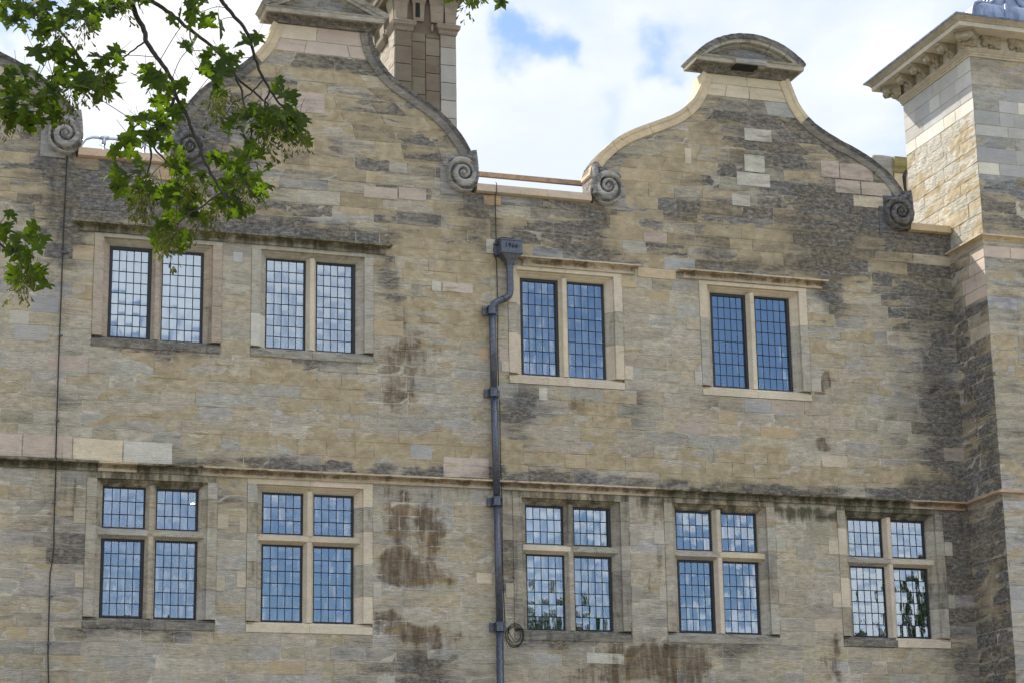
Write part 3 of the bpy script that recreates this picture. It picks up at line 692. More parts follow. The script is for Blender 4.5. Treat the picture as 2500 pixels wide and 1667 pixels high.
def coping(pts, side, newfn, seg=.62, sec=CSEC):
    """side +1: outward is +x"""
    p = part('gable_coping', house); tot = resample(pts, 4)[1]; ns = max(1, round(tot/seg)); per = 5
    P, _ = resample(pts, ns*per)
    for s in range(ns):
        zz = P[s*per+2].z; stt = newfn(zz); rings = []
        for i in range(s*per, s*per+per+1):
            a, b2 = P[max(i-1, 0)], P[min(i+1, len(P)-1)]; d = (b2-a).normalized(); n = Vector((-d.z, 0, d.x))
            if n.x*side < 0: n = -n
            q = P[i].copy()
            if i == s*per: q += d*.003
            if i == s*per+per: q -= d*.003
            w = .0008 if stt else .006
            rings.append([(q.x + n.x*t + U(-w, w), y + U(-w, w)*.6, q.z + n.z*t + U(-w, w)) for t, y in sec])
        col = jit((.52, .425, .28), .04) if stt else jit((.235, .225, .195), .10)
        dj = U(-.30, .22); mb = MB(); sts = [((.02, 0, .08, .7) if stt else (CCR[q_ if side < 0 else 9-q_] + dj, 0, .1, 0)) for _ in rings for q_ in range(10)]; mb.sweep(rings if side < 0 else [r_[::-1] for r_ in rings], col=col+(0.05,), st=sts)
        hp('coping_stone', mb, parent=p, auto=40)
coping(G1R, 1, lambda z: z > 13.35)
coping(G1L, -1, lambda z: z > 12.95)
coping(G2L, -1, lambda z: True)
coping(G2R, 1, lambda z: z > 13.0)
coping(G0R, 1, lambda z: False)

# ---- volutes at the feet of the gables
def scroll(cx, cz, side, dark):
    p = part('scroll', house); col = (.27, .265, .25) if dark else (.41, .395, .36)
    st = (.85, 0, .0, 0) if dark else (.46, 0, .03, 0)
    # backing blocks (stepped)
    bb = MB(); xa, xb = (cx-.30, cx+.02) if side > 0 else (cx-.02, cx+.30)
    bb.box(xa, xb, -.012, .2, cz-.30, cz+.10, col=tuple(q_*.9 for q_ in col)+(0,), st=(st[0]*.8, 0, .05, 0))
    xa, xb = (cx-.22, cx+.10) if side > 0 else (cx-.10, cx+.22)
    bb.box(xa, xb, -.012, .2, cz+.103, cz+.27, col=tuple(q_*.9 for q_ in col)+(0,), st=(st[0]*.8, 0, .05, 0)); hp('backing_stone', bb, parent=p)
    # the spiral disc as a relief: radius falls along a log spiral
    nth, nr = 64, 20; vs, cs, ss = [], [], []
    for j in range(nr+1):
        rr = j/nr
        for i in range(nth):
            th = 2*math.pi*i/nth        # 0 = outward side, growing downward and inward
            R = (.235 - .045*(((th/(2*math.pi)) + .02) % 1.0))*(1 + .17*abs(math.sin(th)))
            r_ = max(rr*R, .001)
            ph = (math.log(.235/r_)/.92 - th/(2*math.pi) + .0)
            fr = ph - math.floor(ph); turn = math.floor(ph)
            hgt = .115 + .06*(1-rr) * .3
            band = .040*math.sin(min(fr/.74, 1)*math.pi)**.45 if fr < .74 else -.030*math.sin((fr-.74)/.26*math.pi)
            if rr < .17: band = .04*math.cos(rr/.17*math.pi/2)
            d = hgt + band
            if rr > .93: d -= .04*((rr-.93)/.07)
            vs.append((cx + side*math.cos(th)*r_, -d, cz - math.sin(th)*r_))
            hol = .45 if (rr > .17 and fr > .74) else 0
            cs.append(col+(hol,)); ss.append((st[0] + (.35 if math.cos(th) > .5 and rr > .7 else 0) + hol*.3, 0, 0, .1))
    for i in range(nth): 
        v = vs[nr*nth+i]; vs.append((v[0], .02, v[2])); cs.append(col+(0,)); ss.append(st)
    fs = []
    for j in range(nr+1):
        for i in range(nth):
            a, b2 = j*nth+i, j*nth+(i+1) % nth; f = (a, b2, b2+nth, a+nth); fs.append(f if side < 0 else f[::-1])
    mb = MB(); mb.add(vs, fs, cs, ss); hp('volute', mb, parent=p, auto=50)
    # stem that brings the coping down into the volute, and the curled leaf above it
    sm = MB(); rings = []
    path = [(.205, .34, .10), (.222, .22, .13), (.232, .10, .17), (.232, -.02, .16), (.215, -.12, .10)]
    for (dx, dz, w) in path:
        rings.append([(cx+side*(dx-w), .02, cz+dz), (cx+side*(dx-w), -.075, cz+dz), (cx+side*(dx-w*.6), -.125, cz+dz), (cx+side*(dx-w*.2), -.145, cz+dz), (cx+side*(dx-.01), -.11, cz+dz), (cx+side*dx, -.06, cz+dz), (cx+side*dx, .285, cz+dz), (cx+side*(dx-w), .285, cz+dz)])
    sm.sweep(rings if side > 0 else [r_[::-1] for r_ in rings], col=col+(0,), st=(st[0]+.15, 0, 0, 0)); hp('stem', sm, parent=p, auto=50)
    lf = MB()
    for (pts, rad) in (([(.10, .26), (.03, .20), (-.06, .185), (-.13, .205), (-.19, .185), (-.205, .15)], [.035, .034, .026, .028, .03, .012]),
                       ([(.14, .28), (.07, .22), (.06, .15), (.10, .09)], [.04, .036, .03, .012]), ([(.02, .27), (.01, .22), (.05, .17)], [.03, .03, .02])):
        lf.tube([(cx+side*a, -.09-.015*math.sin(i*1.3), cz+b2) for i, (a, b2) in enumerate(pts)], rad, 7, col=col+(.1,), st=(st[0]+.35, 0, 0, 0))
    hp('carved_leaf', lf, parent=p, smooth=True)
scroll(8.255, 11.545, 1, False); scroll(10.37, 11.545, -1, False); scroll(4.47, 11.56, -1, True); scroll(2.86, 11.58, 1, False); scroll(14.955, 11.565, 1, True)

# ---- parapet copings between the gables
def parapet(x0, x1, cuts, state):
    p = part('parapet_coping', house); xs = [x0] + cuts + [x1]
    for a, b2 in zip(xs, xs[1:]):
        mb = MB(); sec = [(.02, 11.312), (-.055, 11.318), (-.078, 11.325), (-.080, 11.385), (-.058, 11.395), (-.056, 11.435), (.20, 11.50), (.50, 11.44), (.50, 11.312)]
        c = jit(state, .05); run_x(mb, a+.002, b2-.002, sec, col=c+(0,), st=(0, 0, .08, .75), wob=.0006); hp('coping_stone', mb, parent=p)
parapet(3.04, 4.28, [3.66], (.46, .335, .245)); parapet(8.46, 10.14, [9.09, 9.49], (.50, .40, .29)); parapet(15.13, 15.80, [15.56], (.50, .385, .24)); parapet(-1.6, -1.2, [], PINK)

# ---- gable pediments
def field_c(c, p=0, b=0, g=0): return lambda u, v: (c, p, b, g)
def segment_pediment(xc, z0):
    p = part('pediment', house); D0, D1 = -.02, .05
    bed = MB(); pr = [(z0-.0, .0), (z0+.0, .022), (z0+.03, .035), (z0+.055, .06), (z0+.075, .085), (z0+.09, .17), (z0+.10, .215), (z0+.155, .218), (z0+.165, .235), (z0+.19, .245)]
    pr = [(z, o) for z, o in pr]
    bed.stack(xc-.635, xc+.635, D0, D1, pr, col=(.40, .37, .29, .1), st=[(.15 if q_//4 in (6, 7) else (.85 if q_//4 < 6 else .42), 0, .25, 0) for q_ in range(40)]); hp('cornice', bed, parent=p)  # crust channel darkens the soffit rings: shade put into the colour
    rs = MB(); rs.box(xc-.26, xc+.23, -.30, -.1, z0+.085, z0+.165, col=(.36, .35, .32, 0), st=(.3, 0, 0, 0)); hp('projecting_block', rs, parent=p)
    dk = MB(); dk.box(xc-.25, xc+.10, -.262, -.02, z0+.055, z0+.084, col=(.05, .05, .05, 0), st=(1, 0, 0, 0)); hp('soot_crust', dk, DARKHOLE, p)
    # tympanum
    zt = z0+.19; half = .875; sag = .38; R = (half*half + sag*sag)/(2*sag); zc = zt + sag - R
    ty = MB(); n = 14
    for a, b2 in ((-.74, -.30), (-.296, .30), (.304, .74)):
        rings = []
        for i in range(5):
            x = a + (b2-a)*i/4; zt2 = zc + math.sqrt((R-.12)**2 - x*x); rings.append([(xc+x, -.10, zt-.01), (xc+x, -.10, max(zt2, zt)), (xc+x, .15, max(zt2, zt)), (xc+x, .15, zt-.01)])
        ty.sweep(rings, col=(.36, .355, .335, 0), st=(.55, 0, 0, 0))
    hp('tympanum', ty, parent=p)
    sec = [(-.185, .15), (-.185, -.10), (-.165, -.135), (-.14, -.15), (-.125, -.155), (-.12, -.235), (-.075, -.24), (-.07, -.262), (-.03, -.275), (0, -.28), (.0, .20), (-.12, .20), (-.14, .18)]
    A = math.asin(half/R); cuts = [-1, -.52, -.12, .36, .66, 1]
    for a, b2 in zip(cuts, cuts[1:]):
        rings = []
        for i in range(7):
            t = (a + (b2-a)*i/6)*A + (.003 if i == 0 else (-.003 if i == 6 else 0)); rings.append([(xc + math.sin(t)*(R+o) + U(-.003, .003), y + U(-.003, .003), max(zc + math.cos(t)*(R+o) + U(-.004, .004), z0+.17)) for o, y in sec])
        cc_ = jit((.36, .345, .29), .08); tone = [.2, .3, .3, .1, .2, -.1, .0, .5, .6, .75, .5, .3, .3]
        mb = MB(); mb.sweep(rings, col=cc_+(.18,), st=[(max(.18+tone[q_], 0), 0, .1, 0) for _ in range(7) for q_ in range(13)]); hp('arch_stone', mb, parent=p, auto=35)
segment_pediment(12.60, 13.465)
def triangle_pediment(xc, z0):
    p = part('pediment', house)
    bed = MB(); pr = [(z0, .0), (z0, .022), (z0+.03, .035), (z0+.055, .06), (z0+.07, .13), (z0+.08, .185), (z0+.135, .19), (z0+.145, .20), (z0+.165, .205)]
    bed.stack(xc-.635, xc+.635, -.02, .08, pr, col=(.36, .33, .27, .1), st=[(.12 if q_//4 in (5, 6) else (.75 if q_//4 < 5 else .4), 0, .22, 0) for q_ in range(36)]); hp('cornice', bed, parent=p)  # lower rings darkened in colour to stand for shade under the cap
    zt = z0+.166; rise = .42; half = .89
    ty = MB(); ty.add([(xc-.66, -.11, zt-.01), (xc+.66, -.11, zt-.01), (xc, -.11, zt+rise*.72), (xc-.66, .22, zt-.01), (xc+.66, .22, zt-.01), (xc, .22, zt+rise*.72)], [(0, 1, 2), (5, 4, 3), (0, 2, 5, 3), (1, 4, 5, 2), (0, 3, 4, 1)], col=(.36, .35, .32, 0), st=(.5, 0, 0, 0)); hp('tympanum', ty, parent=p)
    sec = [(-.15, .22), (-.15, -.10), (-.13, -.14), (-.115, -.15), (-.11, -.20), (-.065, -.205), (-.06, -.22), (-.02, -.235), (0, -.25), (0, .24), (-.12, .24), (-.15, .22)]
    for sg in (-1, 1):
        for a, b2 in ((0, .30), (.30, .66), (.66, 1)):
            rings = []
            for i in range(3):
                s = a + (b2-a)*i/2; s += .004 if i == 0 and a > 0 else 0
                x = sg*(half)*s; z = zt + .03 + (rise)*(1-s); nx, nz = rise*sg, half; l = math.hypot(nx, nz); nx /= l; nz /= l
                ring = []
                for o, y in sec:
                    px, pz = x + nx*o, z + nz*o
                    if s == 0: px, pz = 0, z + o*l/half
                    ring.append((xc+px, y+U(-.003, .003), max(pz, zt-.02)))
                rings.append(ring)
            mb = MB(); mb.sweep(rings if sg > 0 else [r_[::-1] for r_ in rings], col=jit((.39, .375, .32), .07)+(.12,), st=(.38, 0, .1, 0)); hp('raking_stone', mb, parent=p, auto=35)
triangle_pediment(6.285, 13.50)

# ---- roofs behind the gables
rf = MB(); rf.box(XL-6, XR, .46, 9, 10.7, 10.95)
for xc, hw, zr in ((.92, 1.75, 12.75), (6.28, 1.75, 13.05), (12.6, 2.0, 13.0)):
    rf.add([(xc-hw, .265, 11.0), (xc+hw, .265, 11.0), (xc, .265, zr), (xc-hw, 8, 11.0), (xc+hw, 8, 11.0), (xc, 8, zr)], [(0, 1, 2), (5, 4, 3), (0, 2, 5, 3), (1, 4, 5, 2)])
hp('roof', rf, SLATE)
bk = MB(); bk.box(XL-6, XR, 8.9, 9.2, 0, 10.7, col=MORTAR+(0,)); hp('rear_wall', bk)

# ------------------------------------------------------------------ stair tower
TX0, TX1, TY0, TY1 = 15.82, 18.5, -.92, 1.14
tower = thing('stair_tower', 'square stone tower with bracketed cornice and lead ogee roof beside the gabled front', 'tower', (17, 0, 0))
def tp(name, mb, mat=STONE, parent=None, **k):
    o = obj(name, mb, mat, None, **k); o.parent = parent or tower; o.matrix_parent_inverse = Matrix.Translation((-17, 0, 0)); return o
def tfield_side(u, z):
    # u runs along y
    if z > 11.05:
        return (.02 + (.6 if z < 11.35 else 0)*max(0, (-.2-u)) , .30 + .3*N(u*1.3, z, 2), .0, 0)
    c = .80 + .35*N(u*2.2, z*1.6, 4.4)
    if z > 10.1 and u < -.1: c *= .35
    if u > -.25: c = max(c, .55)
    return (max(c, 0), .33 + .4*N(u*2, z*1.4, 7.7), .0, .1)
def tfield_front(x, z):
    c = .34 + .35*N(x*1.5, z*1.3, 8.8) + (.30 if z < 11.9 and z > 11.05 else 0)
    return (max(c, 0), .36 + .4*N(x*1.4, z*1.5, 1.7), 0, 0)
tcore = MB(); tcore.box(TX0+.002, TX1, TY0+.002, TY1, 10.9, 13.80, col=MORTAR+(0,), st=(.2, .3, 0, .2)); tcore.box(TX0-.0315, TX1, TY0-.0315, TY1, 0, 10.95, col=MORTAR+(0,), st=(.45, .2, 0, .1)); tp('wall', tcore)
Mside = lambda u, v, d: (TX0 - d, -u, v)            # u = -y
Mtf = lambda u, v, d: (u, TY0 - d, v)
tz = courses(0, 13.80, [7.17, 7.33, 10.87, 11.05]); tb = []
for z0, z1 in zip(tz, tz[1:]):
    if (z0 >= 7.165 and z1 <= 7.335) or (z0 >= 10.865 and z1 <= 11.055): continue
    ext = .035 if z1 < 10.9 else 0
    # side face: u from -TY1 (back) to -TY0 (front)
    ua, ub = (-TY1 if z0 > 11 else -.02), -TY0 + ext
    n = max(1, round((ub-ua)/U(.36, .52))); ws = [U(.6, 1.4) for _ in range(n)]; s = sum(ws); q = ua
    for k, w in enumerate(ws):
        e = q + (ub-ua)*w/s; zc = (z0+z1)/2; fr = 0; c = random.choice(OLD)
        if zc > 13.05: fr, c = .92, (GREY if rnd() < .75 else (.44, .43, .39))
        elif zc > 12.85: fr, c = .92, (.56, .53, .45)
        elif zc > 11.05: c = random.choice([(.44, .415, .355), (.455, .435, .375), (.42, .395, .335)]); fr = .0
        elif zc > 10.15 and q > .15: c, fr = PINK, .9
        elif zc > 9.5 and zc < 9.8 and q > .2: c, fr = (.40, .34, .25), .6
        tb.append(['s', (q, e, q, e, z0, z1), jit(c, .06), fr]); q = e
    ua, ub = TX0 - ext, TX1
    n = max(1, round((ub-ua)/U(.40, .56))); ws = [U(.6, 1.4) for _ in range(n)]; s = sum(ws); q = ua
    for k, w in enumerate(ws):
        e = q + (ub-ua)*w/s; zc = (z0+z1)/2; fr = 0; c = random.choice(OLD)
        if 11.9 < zc < 13.45: fr = .85 if rnd() < .8 else .1; c = random.choice([GREY, (.33, .33, .305), (.50, .47, .37), (.52, .50, .42), GREY, (.30, .30, .28)])
        elif zc > 13.45: c = (.36, .32, .25); fr = .1
        elif 10.62 < zc < 10.87 and q < 16.3: c, fr = PINK, .8
        elif zc < 7.1: c = random.choice([GREY, (.40, .37, .30), (.38, .35, .28)]); fr = .4
        else: c = random.choice(OLD + [(.36, .36, .35)])
        tb.append(['f', (q, e, q, e, z0, z1), jit(c, .06), fr]); q = e
def tput(mb, b):
    sd_, cr, c, fr = b
    M = Mside if sd_ == 's' else Mtf; fl = tfield_side if sd_ == 's' else tfield_front
    ext = .032 if cr[5] < 10.9 else 0
    if sd_ == 's': fl = lambda u, v: tfield_side(-u, v)
    face_block(mb, M, cr, fl, c, U(-.1, .15), U(-.1, .1), ext + U(-.003, .003) + .004, fresh=fr, rough=.004, back=.0)
vis = [b for b in tb if b[1][4] > 4.4 and (b[0] == 's' or b[1][0] < 17)]
hid = [b for b in tb if b not in vis]
vis.sort(key=lambda b: -(b[1][1]-b[1][0])*(b[1][5]-b[1][4]))
for b in vis[:295]:
    mb = MB(); tput(mb, b); tp('stone', mb)
mb = MB()
for b in vis[295:] + hid: tput(mb, b)
tag(tp('stone', mb), kind='stuff')
def tring(name, z, h, pr, col, al, rearclip=.0):
    """string course wrapping the tower from the wall junction round the corner"""
    sec = [(zz - (z+h), -y) for (y, zz) in hood_section(z, z+h, pr)]
    p = part(name, tower); ex = .03
    # side run (towards the camera), then front run
    for seg, (a, b2) in enumerate(((rearclip, TY0+.4), (TY0+.4, TY0), )):
        mb = MB(); rings = []
        for yy in ((a, b2) if seg == 0 else (a-.002, b2)):
            rings.append([(TX0 - max(o, -.02) - .0, (yy - (o if yy == TY0 else 0)), z + h + zz) for zz, o in sec])
        mb.sweep(rings[::-1], col=jit(col, .04)+(al,), st=(.05, 0, .2, .45)); tp('moulding_stone', mb, parent=p)
    xs = [TX0, 16.5, 17.2, TX1]
    for i, (a, b2) in enumerate(zip(xs, xs[1:])):
        mb = MB(); rings = []
        for xx in (a, b2-.003):
            rings.append([(xx - (o if xx == TX0 else 0), TY0 - max(o, -.02), z + h + zz) for zz, o in sec])
        mb.sweep(rings[::-1], col=jit(col, .04)+(al,), st=(.05, 0, .2, .45)); tp('moulding_stone', mb, parent=p)
tring('string_course', 7.178, .115, .105, (.40, .275, .175), .1, .02)
tring('string_course', 10.90, .125, .115, (.46, .37, .25), .1, .10)
# cornice
ent = part('cornice', tower)
def tst(name, prof, col, st, mat=STONE): mb = MB(); mb.stack(TX0, TX1, TY0, TY1, prof, col=col, st=st); return tp(name, mb, mat, parent=ent)
CC = (.45, .385, .275)
tst('architrave', [(13.785, .004), (13.785, .02), (13.815, .022), (13.82, .034), (13.85, .036), (13.855, .048), (13.872, .056), (13.89, .075), (13.905, .078), (13.915, .01)], CC+(.12,), (.12, 0, .1, .35))
tst('frieze', [(13.915, .012), (14.105, .012)], (.50, .46, .38, 0), (.05, 0, .05, .7))
tst('bed_moulding', [(14.085, .014), (14.088, .03), (14.105, .04), (14.112, .04)], CC+(.1,), (.1, 0, .1, .4))
tst('corona', [(14.108, .01), (14.108, .345), (14.172, .348), (14.174, .30)], (.50, .45, .36, .02), (.03, 0, .05, .7))
tst('cymatium', [(14.174, .33), (14.176, .36), (14.19, .365), (14.215, .395), (14.24, .425), (14.252, .43), (14.254, .30)], (.40, .345, .255, .1), (.15, 0, .15, .3))
tst('lead_flashing', [(14.240, .440), (14.262, .444), (14.268, .42), (14.30, .25), (14.31, .1)], CC+(0,), (0, 0, 0, 0), LEAD)
def bracket_mesh():
    mb = MB(); w = .075; k = dict(col=(.40, .34, .235, .18), st=(.25, 0, .15, 0))
    # console profile in (out, z), hung from 0 down
    prof = [(0, 0), (.30, 0), (.30, -.022), (.29, -.034), (.275, -.036), (.272, -.075), (.24, -.115), (.195, -.115), (.165, -.10), (.13, -.125), (.10, -.165), (.05, -.195), (0, -.19)]
    rings = []
    for sx in (-w, -w*.7, w*.7, w):
        s = .92 if abs(sx) == w else 1.0
        rings.append([(sx, -o*s, z*s) for o, z in prof])
    mb.sweep(rings, **k)
    mb.box(-w-.015, w+.015, -.315, 0, -.020, 0, **k); mb.box(-w-.008, w+.008, -.305, 0, -.032, -.0205, **k)
    # carved mask: lumps on the face of the console
    rr = random.Random(4)
    for (x, o, z, r_) in ((0, .235, -.10, .055), (-.035, .25, -.06, .026), (.035, .25, -.06, .026), (0, .275, -.085, .02), (-.05, .16, -.09, .035), (.05, .16, -.09, .035), (0, .12, -.14, .05), (-.03, .07, -.18, .03), (.03, .07, -.18, .03), (0, .26, -.13, .024)):
        n, m = 8, 5; vs = [(x + rr.uniform(-.1, .1)*r_, -o, z+r_)]
        for j in range(1, m):
            for i in range(n):
                q = r_*(1 + rr.uniform(-.18, .18)); vs.append((x + q*math.sin(math.pi*j/m)*math.cos(2*math.pi*i/n), -o + q*math.sin(math.pi*j/m)*math.sin(2*math.pi*i/n), z + q*math.cos(math.pi*j/m)))
        vs.append((x, -o, z-r_)); fs = [(0, 1+i, 1+(i+1) % n) for i in range(n)]
        for j in range(m-2): fs += [(1+j*n+i, 1+(j+1)*n+i, 1+(j+1)*n+(i+1) % n, 1+j*n+(i+1) % n) for i in range(n)]
        fs += [(len(vs)-1, 1+(m-2)*n+(i+1) % n, 1+(m-2)*n+i) for i in range(n)]
        mb.add(vs, fs, **k)
    return mb
b0 = tp('bracket', bracket_mesh(), parent=ent, auto=40)
b0.matrix_parent_inverse = Matrix.Translation((-17, 0, 0))
spots = [('s', y) for y in (-.52, -.10, .32, .74)] + [('f', x) for x in (16.30, 16.76, 17.22, 17.68, 18.14)] + [('c1', 0), ('c2', 0)]
for i, (k, v) in enumerate(spots):
    o = b0 if i == 0 else b0.copy()
    if i: COL.objects.link(o)
    if k == 's': o.location = (TX0-.012, v, 14.106); o.rotation_euler = (0, 0, -math.pi/2)
    elif k == 'f': o.location = (v, TY0-.012, 14.106)
    elif k == 'c1': o.location = (TX0+.01, TY0+.01, 14.106); o.rotation_euler = (0, 0, -math.pi/4); o.scale = (1.7, 1.12, 1)
    else: o.location = (TX0+.01, TY1-.01, 14.106); o.rotation_euler = (0, 0, -3*math.pi/4); o.scale = (1.7, 1.12, 1)
# lead ogee roof with rolls
rp = part('roof', tower); cx, cy = (TX0+TX1)/2, (TY0+TY1)/2; hx, hy = (TX1-TX0)/2, (TY1-TY0)/2
OG = [(1.06, 14.27), (.98, 14.30), (.88, 14.34), (.865, 14.48), (.84, 14.62), (.78, 14.75), (.68, 14.84), (.56, 14.89), (.44, 14.95), (.33, 15.06), (.24, 15.25), (.16, 15.55), (.08, 15.95), (.02, 16.2)]
mb = MB(); n = 8; rings = []
for s, z in OG:
    ring = []
    for (ax, ay, bx, by) in ((-1, -1, 1, -1), (1, -1, 1, 1), (1, 1, -1, 1), (-1, 1, -1, -1)):
        for i in range(n):
            t = i/n; ring.append((cx + hx*s*(ax+(bx-ax)*t), cy + hy*s*(ay+(by-ay)*t), z))
    rings.append(ring)
mb.sweep(rings); tp('lead_sheet', mb, LEAD, rp, auto=50)
for (ax, ay) in [(-1, -1), (1, -1), (-1, 1), (-.5, -1), (0, -1), (.5, -1), (-1, -.33), (-1, .33)]:
    mb = MB(); mb.tube([(cx+hx*s*ax, cy+hy*s*ay, z+.012) for s, z in OG], [.026]*8+[.024]*6, 8); tp('lead_roll', mb, LEAD, rp, smooth=True)

# ------------------------------------------------------------------ chimney stack behind the first gable
chim = thing('chimney_stack', 'tall brown stone chimney stack with pilasters and moulded cap behind the taller gable', 'chimney', (8.95, 4, 10.9))
def cp(name, mb, mat=STONE, parent=None, **k):
    o = obj(name, mb, mat, None, **k); o.parent = parent or chim; o.matrix_parent_inverse = Matrix.Translation((-8.95, -4, -10.9)); return o
CX0, CX1, CY0, CY1 = 8.41, 9.42, 4.0, 6.4
BR = [(.135, .105, .070), (.155, .122, .083), (.128, .10, .07), (.165, .135, .095)]
mb = MB(); mb.box(CX0+.03, CX1-.03, CY0+.035, CY1-.03, 10.9, 18.4, col=(.13, .10, .07, .1), st=(.2, 0, .2, .95)); cp('shaft', mb)
cz = [10.9+.30*i for i in range(16)]; cz[-1] = 15.36
fz = lambda u, v: (.06+.2*N(u*2, v*1.3, 1), -.3, .15+.3*N(u*1.4, v, 6), .1)
for z0, z1 in zip(cz, cz[1:]):
    for si_, (a, b2, pr, pal) in enumerate(((CX0, CX0+.27, .012, 0), (CX0+.272, CX0+.50, -.012, 0), (CX0+.502, CX1-.27, -.010, 0), (CX1-.267, CX1, .012, 1))):
        z0j, z1j = z0 + (.0, .11, .19, .05)[si_], z1 + (.0, .11, .19, .05)[si_]; z0j, z1j = min(z0j, 15.35), min(z1j, 15.36)
        if z1j - z0j < .03: continue
        mb = MB(); c = jit(random.choice(BR) if not pal else random.choice([(.30, .275, .23), (.33, .305, .26), (.24, .205, .16)]), .07)
        f2 = fz if not pal else field_c(.1, 0, .12, 0)
        face_block(mb, lambda u, v, d: (u, CY0-d, v), (a, b2, a, b2, z0j, z1j), f2, c, 0, 0, pr, fresh=.93, rough=.02, back=.03); cp('stone', mb)
    for (a, b2, pr) in ((CY0+.0, CY0+.36, .02), (CY0+.37, CY0+1.1, -.02), (CY0+1.11, CY0+1.5, .02), (CY0+1.51, CY1, -.02)):
        mb = MB(); face_block(mb, lambda u, v, d: (CX0-d, -u, v), (-b2, -a, -b2, -a, z0, z1), field_c(.05, .1, .05, 0), jit((.36, .31, .235), .07), 0, 0, pr, fresh=.1, rough=.008, back=.03); cp('stone', mb)
cst = dict(col=(.23, .185, .13, .15), st=(.2, 0, .25, .85))
for a, b2 in ((CX0, CX0+.275), (CX0+.60, CX1-.40+.0), (CX1-.28, CX1)):
    wide = b2 - a > .25
    mb = MB(); mb.stack(a, b2, CY0-.02, CY0+.3, [(15.36, .0), (15.38, .012), (15.43, .02), (15.46, .05), (15.52, .06), (15.54, .03), (15.56, .0)] if wide else [(15.40, 0), (15.42, .01), (15.5, .01), (15.52, 0)], **cst); cp('capital', mb)
for i in range(4):
    y0 = CY0 + .02 + i*.6
    mb = MB(); mb.stack(CX0, CX0+.2, y0, y0+.34, [(15.36, .0), (15.38, .012), (15.46, .05), (15.52, .06), (15.56, .0)], **cst); cp('capital', mb)
    mb = MB(); mb.stack(CX0+.0, CX0+.2, y0+.06, y0+.28, [(15.56, .01), (15.72, .02), (15.86, .05), (16.0, .06)], **cst); cp('console', mb)
for a, b2 in ((CX0+.01, CX0+.18), (CX0+.31, CX0+.46), (CX0+.60, CX0+.78), (CX1-.17, CX1-.01)):
    mb = MB(); mb.stack(a, b2, CY0-.0, CY0+.2, [(15.56, .005), (15.60, .012), (15.84, .022), (15.90, .045), (15.98, .055)], **cst); cp('console', mb)
mb = MB(); mb.stack(CX0, CX1, CY0, CY1, [(15.98, .0), (15.98, .12), (16.04, .13), (16.06, .16), (16.12, .17), (16.13, .10), (16.3, .12), (16.34, .2), (16.42, .22), (16.44, 0)], **cst); cp('cap_moulding', mb)
mb = MB(); mb.box(CX0+.33, CX0+.40, CY0-.030, CY0, 15.62, 15.92); mb.box(CX0+.86, CX0+.90, CY0+.0, CY0+.03, 15.60, 15.80); cp('crevice_shade', mb, DARKHOLE)  # solid near-black blocks, the shade of a crevice put into their colour
mb = MB(); mb.stack(CX0-.0, CX1+.0, CY0, CY1, [(13.46, 0), (13.50, .10), (13.54, .26), (13.58, .27), (13.6, 0)], **cst)
# ------------------------------------------------------------------ old pier behind the last scroll
pier = thing('coping_pier', 'small stone pier with lichen yellow moulding, half hidden between gable and tower', 'pier', (16.9, 3.4, 10.95))
def pp(name, mb, mat=STONE, **k):
    o = obj(name, mb, mat, None, **k); o.parent = pier; o.matrix_parent_inverse = Matrix.Translation((-16.9, -3.4, -10.95)); return o
mb = MB(); mb.box(16.62, 17.3, 3.0, 3.9, 10.95, 13.38, col=(.55, .47, .33, 0), st=(.0, 0, .05, .8)); pp('shaft', mb)
mb = MB(); mb.sweep([[(x, 3.00, 13.38), (x, 2.975, 13.40), (x, 2.97, 13.46), (x, 2.93, 13.50), (x, 2.91, 13.64), (x, 3.4, 13.68), (x, 3.4, 13.38)] for x in (16.60, 16.80, 17.3)], col=(.25, .23, .10, .1), st=(.1, 0, .1, .2)); pp('lichened_moulding', mb)
mb = MB(); rings = []
for x, zt2 in ((16.18, 13.58), (16.25, 13.66), (16.4, 13.67), (16.6, 13.66)):
    rings.append([(x, 3.03+U(0, .02), 13.0), (x, 2.97+U(0, .02), zt2-.03), (x, 3.0, zt2), (x, 3.9, zt2), (x, 3.9, 13.0)])
mb.sweep(rings[::-1], col=(.40, .40, .38, 0), st=(.35, 0, 0, 0)); pp('weathered_slab', mb)
mb = MB(); mb.tube([(16.79, 2.9, 13.4), (16.72, 2.86, 13.28), (16.73, 2.88, 13.1), (16.77, 2.88, 12.8), (16.78, 2.9, 11.6)], [.026, .036, .026, .024, .02], 7)
tag(obj('iron_stay', mb, CABLE), 'thin dark iron stay running down the pale pier behind the last scroll', 'rod')

# ------------------------------------------------------------------ rail, plank
rail = thing('guard_rail', 'galvanised tube guard rail standing on the roof behind the parapet under the branches', 'railing', (4.4, 1.5, 10.95))
def rp_(name, mb): o = obj(name, mb, STEEL, None, smooth=True); o.parent = rail; o.matrix_parent_inverse = Matrix.Translation((-4.4, -1.5, -10.95)); return o
mb = MB(); mb.tube([(3.22, 1.5, 11.9), (3.25, 1.5, 12.03), (3.31, 1.5, 12.12), (3.40, 1.5, 12.158), (3.6, 1.5, 12.163), (6.2, 1.5, 12.175)], .022, 10); rp_('top_tube', mb)
for x in (3.56, 4.115, 4.7, 5.3):
    mb = MB(); mb.tube([(x, 1.5, 10.95), (x, 1.5, 12.16)], .020, 8); rp_('post', mb)
    mb = MB(); mb.tube([(x-.062, 1.5, 12.163), (x+.062, 1.5, 12.163)], .031, 10); mb.tube([(x, 1.5, 12.16), (x, 1.5, 12.06)], .029, 10); rp_('tee_fitting', mb)
mb = MB(); mb.box(8.0, 10.9, .8, .86, 11.858, 11.925)
tag(obj('timber_rail', mb, TIMBER), 'long sawn timber rail spanning behind the parapet between the two gables', 'timber')

